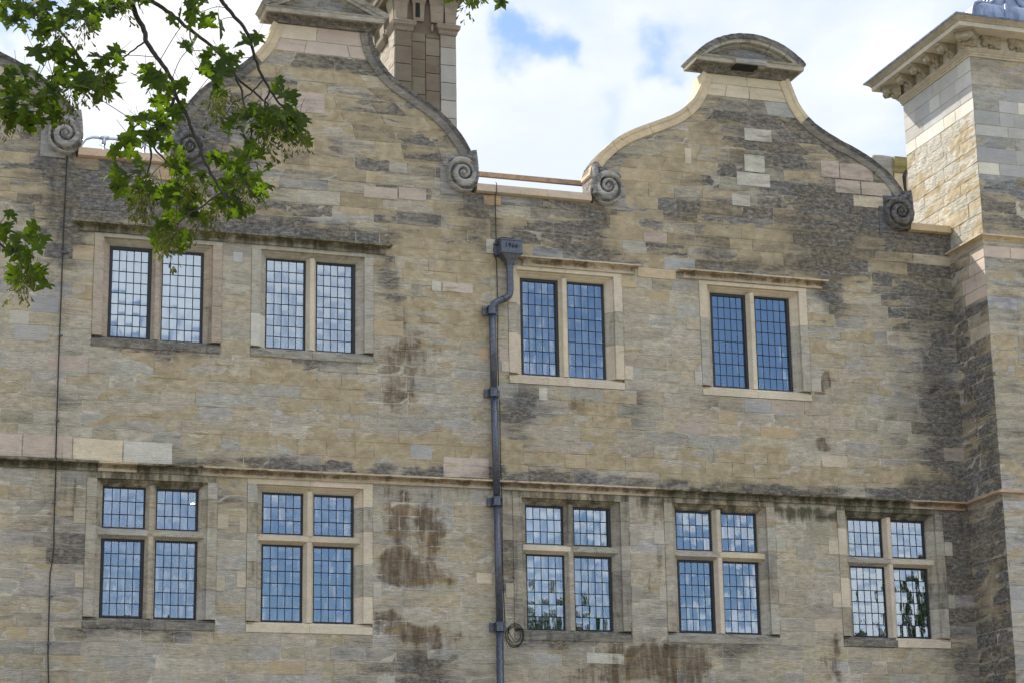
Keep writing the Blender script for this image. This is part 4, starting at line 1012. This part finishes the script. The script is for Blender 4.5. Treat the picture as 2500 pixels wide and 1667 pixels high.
# ------------------------------------------------------------------ rainwater downpipe
dp = thing('downpipe', 'blue grey iron downpipe with a square hopper dated 1966 and an offset bend', 'downpipe', (8.66, 0, 0))
def dpp(name, mb, mat=IRON, **k):
    o = obj(name, mb, mat, None, **k); o.parent = dp; o.matrix_parent_inverse = Matrix.Translation((-8.66, 0, 0)); return o
mb = MB(); HX0, HX1 = 8.755, 9.055
mb.box(HX0, HX1, -.215, -.02, 10.425, 10.60); mb.box(HX0-.008, HX1+.008, -.226, -.02, 10.596, 10.614); mb.box(HX0-.006, HX1+.006, -.222, -.02, 10.418, 10.432)
mb.sweep([[(HX0+.005, -.21, 10.42), (HX1-.005, -.21, 10.42), (HX1-.005, -.02, 10.42), (HX0+.005, -.02, 10.42)], [(8.84, -.165, 10.33), (8.97, -.165, 10.33), (8.97, -.03, 10.33), (8.84, -.03, 10.33)], [(8.857, -.145, 10.27), (8.953, -.145, 10.27), (8.953, -.045, 10.27), (8.857, -.045, 10.27)]][::-1])
dpp('hopper', mb)
mb = MB(); mb.box(8.705, 9.085, -.045, -.012, 10.405, 10.60); mb.box(8.705, 8.75, -.075, -.012, 10.42, 10.44); mb.box(8.705, 8.75, -.075, -.012, 10.57, 10.59); mb.box(8.755, 8.775, -.05, -.012, 10.60, 10.66); dpp('back_plate', mb)
mb = MB()
for i in range(40):
    x, y, z = U(8.77, 8.98), U(-.19, -.05), 10.60+U(0, .03); r_ = U(.012, .03)
    mb.box(x-r_, x+r_, y-r_, y+r_, z-.01, z+r_*.8)
tag(dpp('moss', mb, MOSS), kind='stuff')
fc = bpy.data.curves.new('date_numerals', 'FONT'); fc.body = '1966'; fc.size = .088; fc.extrude = .006; fc.offset = .0016; fc.align_x = 'CENTER'; fc.align_y = 'CENTER'; fc.space_character = 1.12
fo = bpy.data.objects.new('date_numerals', fc); COL.objects.link(fo); fo.parent = dp; fo.location = (8.897-8.66, -.219, 10.522); fo.rotation_euler = (math.pi/2, 0, 0); fc.materials.append(BLACK)
bpy.context.view_layer.update(); me_ = bpy.data.meshes.new_from_object(fo.evaluated_get(bpy.context.evaluated_depsgraph_get())); me_.name = 'date_numerals'
fm = bpy.data.objects.new('numerals', me_); COL.objects.link(fm); fm.parent = dp; fm.location = fo.location; fm.rotation_euler = fo.rotation_euler; bpy.data.objects.remove(fo); fm.name = 'date_numerals'
mb = MB(); mb.tube([(8.905, -.095, 10.28), (8.905, -.095, 10.235)], .052, 16); dpp('socket', mb, auto=40)
def bend(pts, r_, n=7):
    out = []; P = [Vector(p) for p in pts]; P = [P[0]*2-P[1]] + P + [P[-1]*2-P[-2]]
    for i in range(1, len(P)-2):
        for q in range(n):
            t = q/n; a, b2, c, d = P[i-1], P[i], P[i+1], P[i+2]; out.append(.5*((2*b2) + (c-a)*t + (2*a-5*b2+4*c-d)*t*t + (3*b2-a-3*c+d)*t**3))
    out.append(P[-2]); return out
mb = MB(); mb.tube(bend([(8.905, -.095, 10.26), (8.907, -.095, 10.10), (8.908, -.095, 9.93), (8.885, -.095, 9.84), (8.81, -.095, 9.785), (8.74, -.097, 9.755), (8.67, -.10, 9.70), (8.645, -.10, 9.62)], 0), .047, 16); dpp('offset_pipe', mb, smooth=True)
mb = MB(); mb.tube([(8.815, -.095, 9.790), (8.80, -.095, 9.782)], .0495, 16); dpp('joint_ring', mb, BLACK)
mb = MB(); mb.tube([(8.642, -.10, 9.68), (8.652, -.10, 8.50)], .047, 18); dpp('pipe', mb, smooth=True)
mb = MB(); mb.tube([(8.652, -.10, 8.52), (8.672, -.10, 7.00)], .047, 18); dpp('pipe', mb, smooth=True)
mb = MB(); mb.tube([(8.672, -.10, 7.02), (8.684, -.10, 5.36)], .047, 18); dpp('pipe', mb, smooth=True)
mb = MB(); mb.tube([(8.684, -.10, 5.38), (8.665, -.10, .1)], .049, 18); dpp('pipe', mb, smooth=True)
for z, x in ((9.615, 8.642), (8.475, 8.652), (6.995, 8.672), (5.335, 8.684), (3.7, 8.68), (2.0, 8.67)):
    br = bpy.data.objects.new('pipe_bracket', None); COL.objects.link(br); br.parent = dp; br.matrix_parent_inverse = Matrix.Translation((-8.66, 0, 0))
    def sub(name, mb, **k): o = obj(name, mb, IRON, br, **k); return o
    mb = MB(); mb.tube([(x, -.10, z-.058), (x, -.10, z+.058)], .056, 18); sub('collar', mb, auto=40)
    for q in (-.058, .05): mb = MB(); mb.tube([(x, -.10, z+q), (x, -.10, z+q+.012)], .062, 18); sub('collar_ring', mb, auto=40)
    mb = MB(); mb.box(x-.115, x+.098, -.050, -.010, z-.055, z+.055); sub('ear_plate', mb)
    for sx in (-.088, .082):
        mb = MB(); mb.tube([(x+sx, -.068, z+.025), (x+sx, -.048, z+.025)], .010, 7); sub('bolt', mb)

# ------------------------------------------------------------------ cables
mb = MB(); pts = [(2.905, -.025, 11.30), (2.90, -.022, 10.9), (2.896, -.022, 10.31), (2.897, -.022, 9.54), (2.897, -.022, 8.46), (2.907, -.022, 7.32), (2.908, -.10, 7.30), (2.909, -.11, 7.26), (2.912, -.045, 7.18), (2.915, -.022, 7.05), (2.918, -.022, 6.42), (2.928, -.022, 6.18), (2.918, -.024, 6.05), (2.893, -.022, 5.86), (2.895, -.022, 5.58), (2.905, -.022, 4.85), (2.93, -.022, 4.45), (2.93, -.022, .1)]
mb.tube(pts, .0085, 6); cb1 = tag(obj('lightning_cable', mb, CABLE, smooth=True), 'thin dark cable running the full height of the wall, kinked below the string course', 'cable')
for z in (10.0, 8.9, 7.8, 6.75, 5.58, 5.0):
    m2 = MB(); m2.box(2.885, 2.935, -.034, -.004, z-.010, z+.010); obj('cable_clip', m2, IRON, cb1)
mb = MB(); mb.tube([(8.735, -.012, 11.50), (8.735, -.10, 11.44), (8.735, -.098, 11.32), (8.737, -.022, 11.28), (8.742, -.022, 10.66), (8.700, -.022, 10.5), (8.742, -.022, 10.35), (8.746, -.022, 10.04), (8.75, -.022, 9.6), (8.735, -.03, 9.0), (8.745, -.025, 8.6)], .0065, 6)
tag(obj('wall_cable', mb, CABLE, smooth=True), 'slim cable clipped over the parapet and down behind the hopper head', 'cable')
mb = MB(); pts = [(8.748, -.05, 8.4), (8.742, -.06, 7.6), (8.748, -.08, 7.0), (8.752, -.05, 6.6), (8.758, -.04, 6.0), (8.772, -.03, 5.6), (8.785, -.03, 5.33)]
mb.tube(pts, .0065, 6)
coil = []
for i in range(130):
    t = i/32*2*math.pi; r1 = .105 + .022*math.sin(i*.07+1) ; coil.append((8.915 + r1*math.cos(t+2.6)*(1+.06*math.sin(i*.11)), -.025-.012*math.sin(i*.3), 5.245 + r1*1.25*math.sin(t+2.6) + .012*math.sin(i*.05)))
coil += [(8.90, -.03, 5.17), (8.94, -.035, 5.15)]
mb.tube([(8.785, -.03, 5.33)] + coil, .0045, 5)
tag(obj('coiled_cable', mb, CABLE, smooth=True), 'thin black cable beside the downpipe ending in a loose coil on the wall', 'cable')

# ------------------------------------------------------------------ lamps seen through the upper panes
m, t, b, o_ = newmat('lamp_glow'); setp(b, Base_Color=(1, 1, 1, 1)); b.inputs['Emission Color'].default_value = (1, .96, .85, 1); b.inputs['Emission Strength'].default_value = 7
for (x, y, z, lab) in ((4.78, .8, 6.97, 'small lit ceiling lamp glowing through the first lower window beside the cable'), (6.95, .8, 6.99, 'small lit ceiling lamp glowing through the lower window with the cream stone frame')):
    mb = MB(); mb.tube([(x, y, z), (x, y, z-.012)], .026, 14); lo = tag(obj('ceiling_lamp', mb, m), lab, 'lamp')
    mb = MB(); mb.tube([(x, y, z), (x, y, z+.19)], .008, 6); obj('lamp_stem', mb, BLACK, lo)

# ------------------------------------------------------------------ sycamore
def leaf_outline():
    half = [(0, 0), (.10, -.05), (.22, -.10), (.30, -.06), (.42, -.10), (.40, .02), (.52, .06), (.40, .12), (.30, .16), (.38, .24), (.50, .30), (.56, .42), (.44, .40), (.38, .46), (.26, .42), (.17, .44), (.20, .56), (.26, .66), (.17, .70), (.14, .80), (.06, .86), (0, 1.02)]
    return half
def leaf_mesh(k):
    r_ = random.Random(k); half = leaf_outline(); pts = [(x, y) for x, y in half]
    other = [(-x*r_.uniform(.9, 1.05), y*r_.uniform(.97, 1.02)) for x, y in half[1:-1]][::-1]
    loop = pts + other; fold = r_.uniform(.10, .42); curl = r_.uniform(-.25, .35); tw = r_.uniform(-.25, .25)
    def P(x, y):
        z = fold*abs(x) - curl*y*y*.5 + tw*x*y + .03*math.sin(x*14+k)*abs(x) - .12*abs(x)**2*r_.uniform(.8, 1.2)*3
        return (x, y, z)
    vs = [P(x, y) for x, y in loop]; nl = len(loop)
    mid = [(0, .18), (0, .42), (0, .66)]; base = len(vs)
    inner = []
    for (x, y) in loop:
        ty = min(max(y*.8 + .06, .05), .85); inner.append((x*.45, ty*.6 + y*.4))
    vs += [P(x, y) for x, y in inner]; vs += [P(0, .35)]
    c = len(vs)-1; fs = []
    for i in range(nl):
        j = (i+1) % nl; fs.append((i, j, base+j, base+i)); fs.append((base+i, base+j, c))
    s0 = len(vs)   # petiole
    for q, (y, w) in enumerate(((.02, .012), (-.30, .010), (-.62, .009))):
        vs += [(-w, y, .05*q*q), (w, y, .05*q*q), (0, y, .05*q*q+w*1.6)]
    for q in range(2):
        a = s0+3*q
        for i in range(3): j = (i+1) % 3; fs.append((a+i, a+j, a+3+j, a+3+i))
    me = bpy.data.meshes.new('leaf'); me.from_pydata(vs, [], fs)
    at_ = me.attributes.new('vein', 'FLOAT', 'POINT'); vein = [0]*nl + [.25]*nl + [1] + [1]*9
    tips = [4, 11, 21, nl-4, nl-11]
    for q in tips: vein[q % nl] = .6; vein[base + q % nl] = 1
    at_.data.foreach_set('value', vein); me.materials.append(LEAF); me.polygons.foreach_set('use_smooth', [True]*len(fs)); me.update(); return me
LM = [leaf_mesh(k) for k in range(7)]
def seed_mesh(k):
    r_ = random.Random(k+50); vs, fs = [], []
    def wing(o, d, n, L, w):
        side = d.cross(n).normalized(); k0 = len(vs)
        prof = [(0, .10), (.12, .42), (.28, .30), (.5, .75), (.75, 1.0), (.92, .8), (1.0, .25)]
        for t, ww in prof:
            c = o + d*L*t + n*(.06*L*math.sin(t*3)); vs.append(c + side*w*ww*.62); vs.append(c - side*w*ww*.38)
        for i in range(len(prof)-1): a = k0+2*i; fs.append((a, a+2, a+3, a+1))
    stem = [Vector((0, 0, 0))]
    for i in range(6): stem.append(stem[-1] + Vector((r_.uniform(-.012, .012), r_.uniform(-.012, .012), -.022)))
    for i in range(20):
        s = stem[1 + i % 6]; d0 = Vector((r_.uniform(-1, 1), r_.uniform(-1, 1), r_.uniform(-.9, -.1))).normalized(); o = s + d0*r_.uniform(.015, .05)
        k0 = len(vs); vs.extend([s, s + Vector((.0012, 0, 0)), o]); fs.append((k0, k0+1, k0+2))
        for sg in (-1, 1):
            d = (Vector((d0.x*.5 + sg*.55*r_.uniform(.5, 1.2)*(-d0.y), d0.y*.5 + sg*.55*r_.uniform(.5, 1.2)*d0.x, -.75)) + Vector((r_.uniform(-.25, .25), r_.uniform(-.25, .25), 0))).normalized()
            n = d.orthogonal(); n.rotate(Matrix.Rotation(r_.uniform(0, 6.28), 3, d)); wing(o, d, n, r_.uniform(.026, .036), .0095)
    for a, b2 in zip(stem, stem[1:]):
        k0 = len(vs); vs.extend([a + Vector((-.0016, 0, 0)), a + Vector((.0016, 0, 0)), b2 + Vector((.0016, 0, 0)), b2 + Vector((-.0016, 0, 0))]); fs.append((k0, k0+1, k0+2, k0+3))
    me = bpy.data.meshes.new('seed_cluster'); me.from_pydata([tuple(v) for v in vs], [], fs); me.materials.append(SEED)
    me.polygons.foreach_set('use_smooth', [True]*len(fs)); me.update(); return me
SM = [seed_mesh(k) for k in range(4)]
TREE = Vector((-4.6, -15.0, 0))
tree = thing('sycamore_tree', 'leafy sycamore with winged seeds whose drooping branches hang in front of the gabled house', 'tree', tuple(TREE))
def trp(name, mb, mat=BARK, **k):
    o = obj(name, mb, mat, None, **k); o.parent = tree; o.matrix_parent_inverse = Matrix.Translation(-TREE); return o
YT = -16.0
def T(zx, zy, dy=0.): return at(zx/1.96, zy/1.96, YT + dy)
crown = [(-4.6, -15.0, 3.6), (-4.2, -15.2, 6.0), (-3.6, -15.6, 7.6)]
mb = MB(); mb.tube([(-4.75, -15, 0), (-4.68, -15, .4), (-4.6, -15.0, 2.0), (-4.55, -15, 3.6), (-4.3, -15.1, 5.2), (-4.0, -15.3, 7.0), (-3.9, -15.3, 9.5)], [.36, .27, .24, .22, .19, .15, .06], 14); trp('trunk', mb, smooth=True)
BR_ = []     # branch polylines in world space for twigs to join
def branch(pts, r0, r1, dy0=0., dy1=0., lead=None):
    n = len(pts); P = [T(x, y, dy0 + (dy1-dy0)*i/(n-1)) for i, (x, y) in enumerate(pts)]
    if lead: P = [Vector(q) for q in lead] + P
    Q = bend(P, 0, 4) if len(P) > 2 else P
    Q = [q + Vector((U(-.004, .004), U(-.004, .004), U(-.004, .004))) for q in Q]
    m_ = len(Q); rad = [r0 + (r1-r0)*i/(m_-1) for i in range(m_)]
    mb = MB(); mb.tube(Q, rad, 7); trp('branch', mb, smooth=True); BR_.append(Q); return Q
L1 = [(-4.2, -15.2, 6.0), (-2.6, -15.5, 7.6), (-.2, -15.8, 8.0)]
branch([(600, -90), (640, 50), (690, 150), (700, 200), (740, 260), (790, 330), (830, 400), (840, 460), (880, 530), (910, 600), (945, 680), (975, 760), (1020, 850), (1060, 920), (1095, 960)], .0160, .0055, .3, -.3, lead=None)
branch([(835, 470), (800, 550), (760, 610), (725, 690), (720, 770), (700, 850), (690, 900)], .0095, .004, -.02, -.2)
branch([(698, 200), (650, 230), (600, 270), (565, 290), (530, 330)], .0055, .003, .2, .3)
branch([(725, 690), (780, 760), (840, 815)], .006, .003, -.1, -.1)
branch([(1040, -40), (1070, 20), (1110, 70), (1165, 130), (1200, 200), (1220, 280), (1260, 380), (1290, 430), (1270, 480), (1265, 560), (1250, 620)], .0125, .0045, .2, .1)
branch([(1290, 430), (1340, 500), (1375, 540), (1400, 600)], .007, .003, .1, .1)
branch([(1255, 385), (1200, 450), (1125, 485)], .006, .003, .12, .1)
branch([(690, -40), (720, 0), (800, 55), (870, 110), (940, 170), (1035, 245), (1090, 310), (1140, 380), (1200, 430), (1260, 480), (1320, 550)], .0135, .005, .5, .4)
branch([(1110, 330), (1150, 420), (1170, 510), (1200, 610), (1190, 720), (1160, 790), (1120, 855)], .0075, .0035, .4, .1)
branch([(885, -20), (905, 100), (915, 200), (925, 245)], .006, .003, .3, .3)
branch([(160, -40), (240, 80), (290, 150), (340, 215), (385, 275), (420, 350)], .010, .004, .5, .4)
branch([(-60, 490), (0, 480), (60, 460), (110, 430), (150, 400), (240, 380)], .008, .003, .3, .3)
branch([(-60, 1140), (0, 1170), (60, 1220), (110, 1240), (160, 1290)], .007, .003, .2, .2)
branch([(100, -40), (110, 30), (90, 100)], .006, .003, .4, .4)
branch([(400, -40), (410, 60), (400, 130)], .006, .003, .4, .4)
branch([(540, -60), (560, 20), (600, 60)], .007, .003, .4, .4)
branch([(1060, 920), (980, 980), (900, 1030), (850, 1080), (820, 1150)], .006, .003, -.25, -.3)
branch([(1060, 920), (1130, 960), (1200, 1010)], .006, .003, -.25, -.3)
branch([(250, 360), (270, 420), (300, 480)], .006, .003, .3, .3)
def bw(pts, r0, r1):
    mb = MB(); mb.tube(bend(pts, 0, 4), [r0 + (r1-r0)*i/((len(pts)-1)*4) for i in range((len(pts)-1)*4+1)], 9); trp('branch', mb, smooth=True)
# boughs out of the frame that carry the twigs in view
top = T(600, -90, .3); bw([(-4.2, -15.2, 6.0), (-2.8, -15.4, 7.6), (-.8, -15.6, 8.1), (1.0, -15.7, 7.6), tuple(top)], .11, .018)
top = T(690, -40, .5); bw([(-.8, -15.6, 8.1), (.6, -15.5, 8.0), (1.7, -15.5, 7.2), tuple(top)], .05, .015)
top = T(1040, -40, .2); bw([(.6, -15.5, 8.0), (2.2, -15.7, 7.7), tuple(top)], .03, .013)
top = T(160, -40, .5); bw([(-2.8, -15.4, 7.6), (-.6, -15.4, 7.3), tuple(top)], .04, .012)
top = T(-60, 490, .3); bw([(-4.4, -15.0, 4.6), (-2.6, -15.4, 5.6), (-.4, -15.7, 5.8), tuple(top)], .06, .010)
top = T(-60, 1140, .2); bw([(-4.5, -15.0, 3.8), (-2.6, -15.4, 4.6), (-.4, -15.7, 4.5), tuple(top)], .035, .004)
BR_.append([T(2230, -60, .2), T(2235, -10, .2), T(2330, -20, .2)])
top = T(2230, -60, .2); bw([(2.2, -15.7, 7.7), (3.2, -15.7, 7.5), tuple(top)], .014, .006)
for s in ((100, .4), (400, .4), (540, .4), (885, .3)): top = T(s[0], -40, s[1]); bw([(-.6 + s[0]*.0020, -15.5, 7.4), (.3+s[0]*.0016, -15.55, 7.1), tuple(top)], .02, .007)
CL = [(100,60,110,60,15),(60,130,60,40,7),(260,110,90,60,10),(180,170,35,20,3),(330,60,90,60,9),(430,110,60,40,6),(560,40,90,35,13),(650,20,60,25,6),(240,260,60,30,5),(330,290,60,50,9),(480,290,80,50,8),(490,420,90,60,15),(400,430,70,60,12),(330,400,70,50,10),(625,350,40,40,2),(100,380,110,50,12),(60,440,80,60,11),(40,520,60,80,11),(130,560,80,70,10),(210,480,40,60,6),(300,560,50,30,4),(740,360,50,40,6),(715,440,25,20,1),(790,420,40,30,4),(870,430,25,15,2),(770,500,40,20,3),(840,540,40,40,5),(620,590,40,20,1),(730,590,50,40,5),(790,610,30,30,3),(610,670,40,40,4),(700,660,50,40,6),(800,700,50,50,6),(600,750,45,30,3),(570,870,80,50,6),(640,820,70,50,6),(540,910,45,35,3),(680,930,80,60,9),(780,920,100,70,11),(870,770,60,50,5),(860,860,60,50,6),(950,900,60,60,8),(1040,780,50,30,5),(1130,780,60,40,5),(1180,860,80,70,11),(1250,800,40,30,3),(1240,900,50,50,6),(1100,920,80,60,9),(1080,1000,90,60,9),(1180,1030,80,50,7),(880,1000,60,50,6),(960,1060,60,50,5),(820,1060,60,40,6),(800,1130,90,50,10),(740,1160,50,35,4),(850,1170,50,35,5),(880,110,50,40,4),(960,60,50,60,7),(1040,120,35,35,3),(910,230,45,25,3),(1020,270,55,40,5),(1120,290,40,30,4),(1230,180,30,20,2),(1160,200,40,30,3),(1010,360,45,45,5),(1040,440,60,60,6),(1070,570,60,40,5),(1110,620,40,30,3),(1340,420,35,25,3),(1390,490,40,30,3),(1180,550,50,50,4),(1200,640,50,60,5),(1280,600,80,70,10),(1360,620,90,70,12),(1450,570,50,40,4),(1460,670,45,25,3),(1240,730,45,35,3),(1320,520,60,40,5),(30,1030,35,20,2),(40,1110,40,50,4),(130,1120,50,30,4),(200,1170,45,35,4),(70,1200,60,50,6),(150,1260,80,60,9),(190,1330,45,45,5),(110,1350,50,40,5),(2230,10,40,25,3),(2290,-15,60,25,4),(2390,15,25,20,2),(2200,-20,50,20,3)]
SEEDS = [(680, 930), (720, 985), (900, 870), (930, 900), (830, 1120), (860, 1150), (790, 1130), (1300, 590), (1340, 620), (1380, 660), (1430, 650), (1270, 640), (1060, 480), (1090, 505), (1040, 500), (520, 390), (450, 370), (400, 420), (280, 450), (250, 480), (330, 480), (60, 530), (30, 580), (1180, 880), (1210, 920), (1060, 1030), (980, 1060), (260, 180), (395, 120), (120, 1340), (90, 1370), (700, 950), (1250, 590), (2290, 20), (1150, 850), (560, 20), (650, 960)]
leaves = []
def nearest(p):
    best = None
    for Q in BR_:
        for q in Q:
            d = (q-p).length
            if best is None or d < best[0]: best = (d, q)
    return best[1]
twigs = MB()
for (cx_, cy_, rx, ry, n) in CL:
    dyc = U(-.25, .35); ctr = T(cx_, cy_, dyc); nb = nearest(ctr)
    if (nb-ctr).length < .5: twigs.tube(bend([nb, (nb+ctr)/2 + Vector((U(-.02, .02), U(-.02, .02), .02)), ctr], 0, 3), .0022, 4, cap=False)
    for i in range(int(n*1.1)):
        a, q = U(0, 6.283), math.sqrt(rnd()); p = T(cx_ + rx*q*math.cos(a), cy_ + ry*q*math.sin(a), dyc + U(-.22, .22))
        size = U(.060, .108) if rnd() < .85 else U(.108, .15)
        # blade hangs roughly tip down/outwards, facing anywhere about the view line
        yv = Vector((U(-.8, .8), U(-.6, .4), U(-1.0, -.05))).normalized()
        nv = Vector((U(-.75, .75), -1 if rnd() < .75 else -.25, U(.0, 1.3))).normalized(); xv = yv.cross(nv).normalized(); nv = xv.cross(yv)
        leaves.append((p - yv*size*.45, xv, yv, nv, size))
tag(trp('twig', twigs), kind='stuff')
leaves.sort(key=lambda l: -l[4]); L0 = leaves[:290]; Lr = leaves[290:]
for (p, xv, yv, nv, s) in L0:
    o = bpy.data.objects.new('leaf', random.choice(LM)); COL.objects.link(o); o.parent = tree
    q = p - TREE; o.matrix_local = Matrix(((xv.x*s, yv.x*s, nv.x*s, q.x), (xv.y*s, yv.y*s, nv.y*s, q.y), (xv.z*s, yv.z*s, nv.z*s, q.z), (0, 0, 0, 1)))
def bulk_leaves(lst, name):
    V, Fc, VN = [], [], []
    for (p, xv, yv, nv, s) in lst:
        me = random.choice(LM); k = len(V)
        for v, a in zip(me.vertices, me.attributes['vein'].data):
            c = v.co; V.append(tuple(p + (xv*c.x + yv*c.y + nv*c.z)*s)); VN.append(a.value)
        Fc += [tuple(k+i for i in f.vertices) for f in me.polygons]
    me = bpy.data.meshes.new(name); me.from_pydata(V, [], Fc); a = me.attributes.new('vein', 'FLOAT', 'POINT'); a.data.foreach_set('value', VN)
    me.materials.append(LEAF); me.polygons.foreach_set('use_smooth', [True]*len(Fc)); me.update()
    o = bpy.data.objects.new(name, me); COL.objects.link(o); o.parent = tree; o.matrix_parent_inverse = Matrix.Translation(-TREE); o['kind'] = 'stuff'; return o
for i in range(2600):      # the rest of the crown, above and beside the view
    a = U(0, 6.28); r_ = math.sqrt(rnd()); p = Vector((-2.9 + 3.2*r_*math.cos(a), -14.6 + 2.6*r_*math.sin(a), U(7.6, 10.8) - r_*1.2))
    yv = Vector((U(-1, 1), U(-1, 1), U(-1, 0))).normalized(); nv = Vector((U(-1, 1), U(-1, 1), 1)).normalized(); xv = yv.cross(nv).normalized(); nv = xv.cross(yv)
    Lr.append((p, xv, yv, nv, U(.09, .14)))
for i in range(3900):      # unseen crown leaves, added to shade the hanging branches from the sun
    p = Vector((U(-3.6, 3.4), U(-14.6, -9.6), 0)); p.z = U(9.3, 10.8) + max(0, (p.y+14)*.42)
    if noise.noise(p*1.1) < -.10: continue
    yv = Vector((U(-1, 1), U(-1, 1), U(-1, 0))).normalized(); nv = Vector((U(-1, 1), U(-1, 1), 1)).normalized(); xv = yv.cross(nv).normalized(); nv = xv.cross(yv)
    Lr.append((p, xv, yv, nv, U(.10, .15)))
bw([(-3.9, -15.3, 8.2), (-2.4, -14.2, 9.5), (0, -13.2, 9.9), (2.6, -12.4, 10.2)], .10, .02)
bulk_leaves(Lr, 'leaf')
for (a, b2) in SEEDS:
    for k in range(2 if rnd() < .6 else 1):
        o = bpy.data.objects.new('seed_cluster', random.choice(SM)); COL.objects.link(o); o.parent = tree
        p = T(a + U(-14, 14), b2 - 62 + U(-10, 10), U(-.32, .05)) - TREE; o.location = p; o.rotation_euler = (U(-.3, .3), U(-.3, .3), U(0, 6.28)); s = U(.9, 1.25); o.scale = (s, s, s)

# ------------------------------------------------------------------ wood across the lawn (mirrored low in the panes)
V, Fc = [], []; rr = random.Random(3)
def clump(cx, cy, cz, r, n):
    for i in range(n):
        a, b2 = rr.uniform(0, 6.28), rr.uniform(-1, 1); q = r*rr.uniform(.55, 1.0)**.5; s = math.sqrt(1-b2*b2)
        p = Vector((cx + q*s*math.cos(a), cy + q*s*math.sin(a), cz + q*b2*.9)); d = Vector((rr.uniform(-1, 1), rr.uniform(-1, 1), rr.uniform(-1, 1))).normalized(); e = d.orthogonal().normalized(); w = rr.uniform(.12, .3)
        k = len(V); V.extend([tuple(p+d*w), tuple(p+e*w*.7), tuple(p-d*w), tuple(p-e*w*.7)]); Fc.append((k, k+1, k+2, k+3))
for i in range(26):
    x = -25 + i*4.6 + rr.uniform(-1.5, 1.5); y = -52 + rr.uniform(-7, 5); h = rr.uniform(9.5, 13) if i % 3 else rr.uniform(13, 17)
    for k in range(6): clump(x + rr.uniform(-2, 2), y + rr.uniform(-1.5, 1.5), h*rr.uniform(.35, .86), rr.uniform(1.5, 2.6), 380)
    mbx = MB(); mbx.tube([(x, y, 0), (x, y, h*.7)], [.3, .1], 6); k = len(V); V.extend(mbx.v); Fc.extend([tuple(k+j for j in f) for f in mbx.f])
me = bpy.data.meshes.new('woodland'); me.from_pydata(V, [], Fc); me.materials.append(FARLEAF); me.update()
wo = bpy.data.objects.new('woodland', me); COL.objects.link(wo); tag(wo, 'belt of dark trees across the lawn, mirrored in the lower panes', 'trees', kind='stuff')
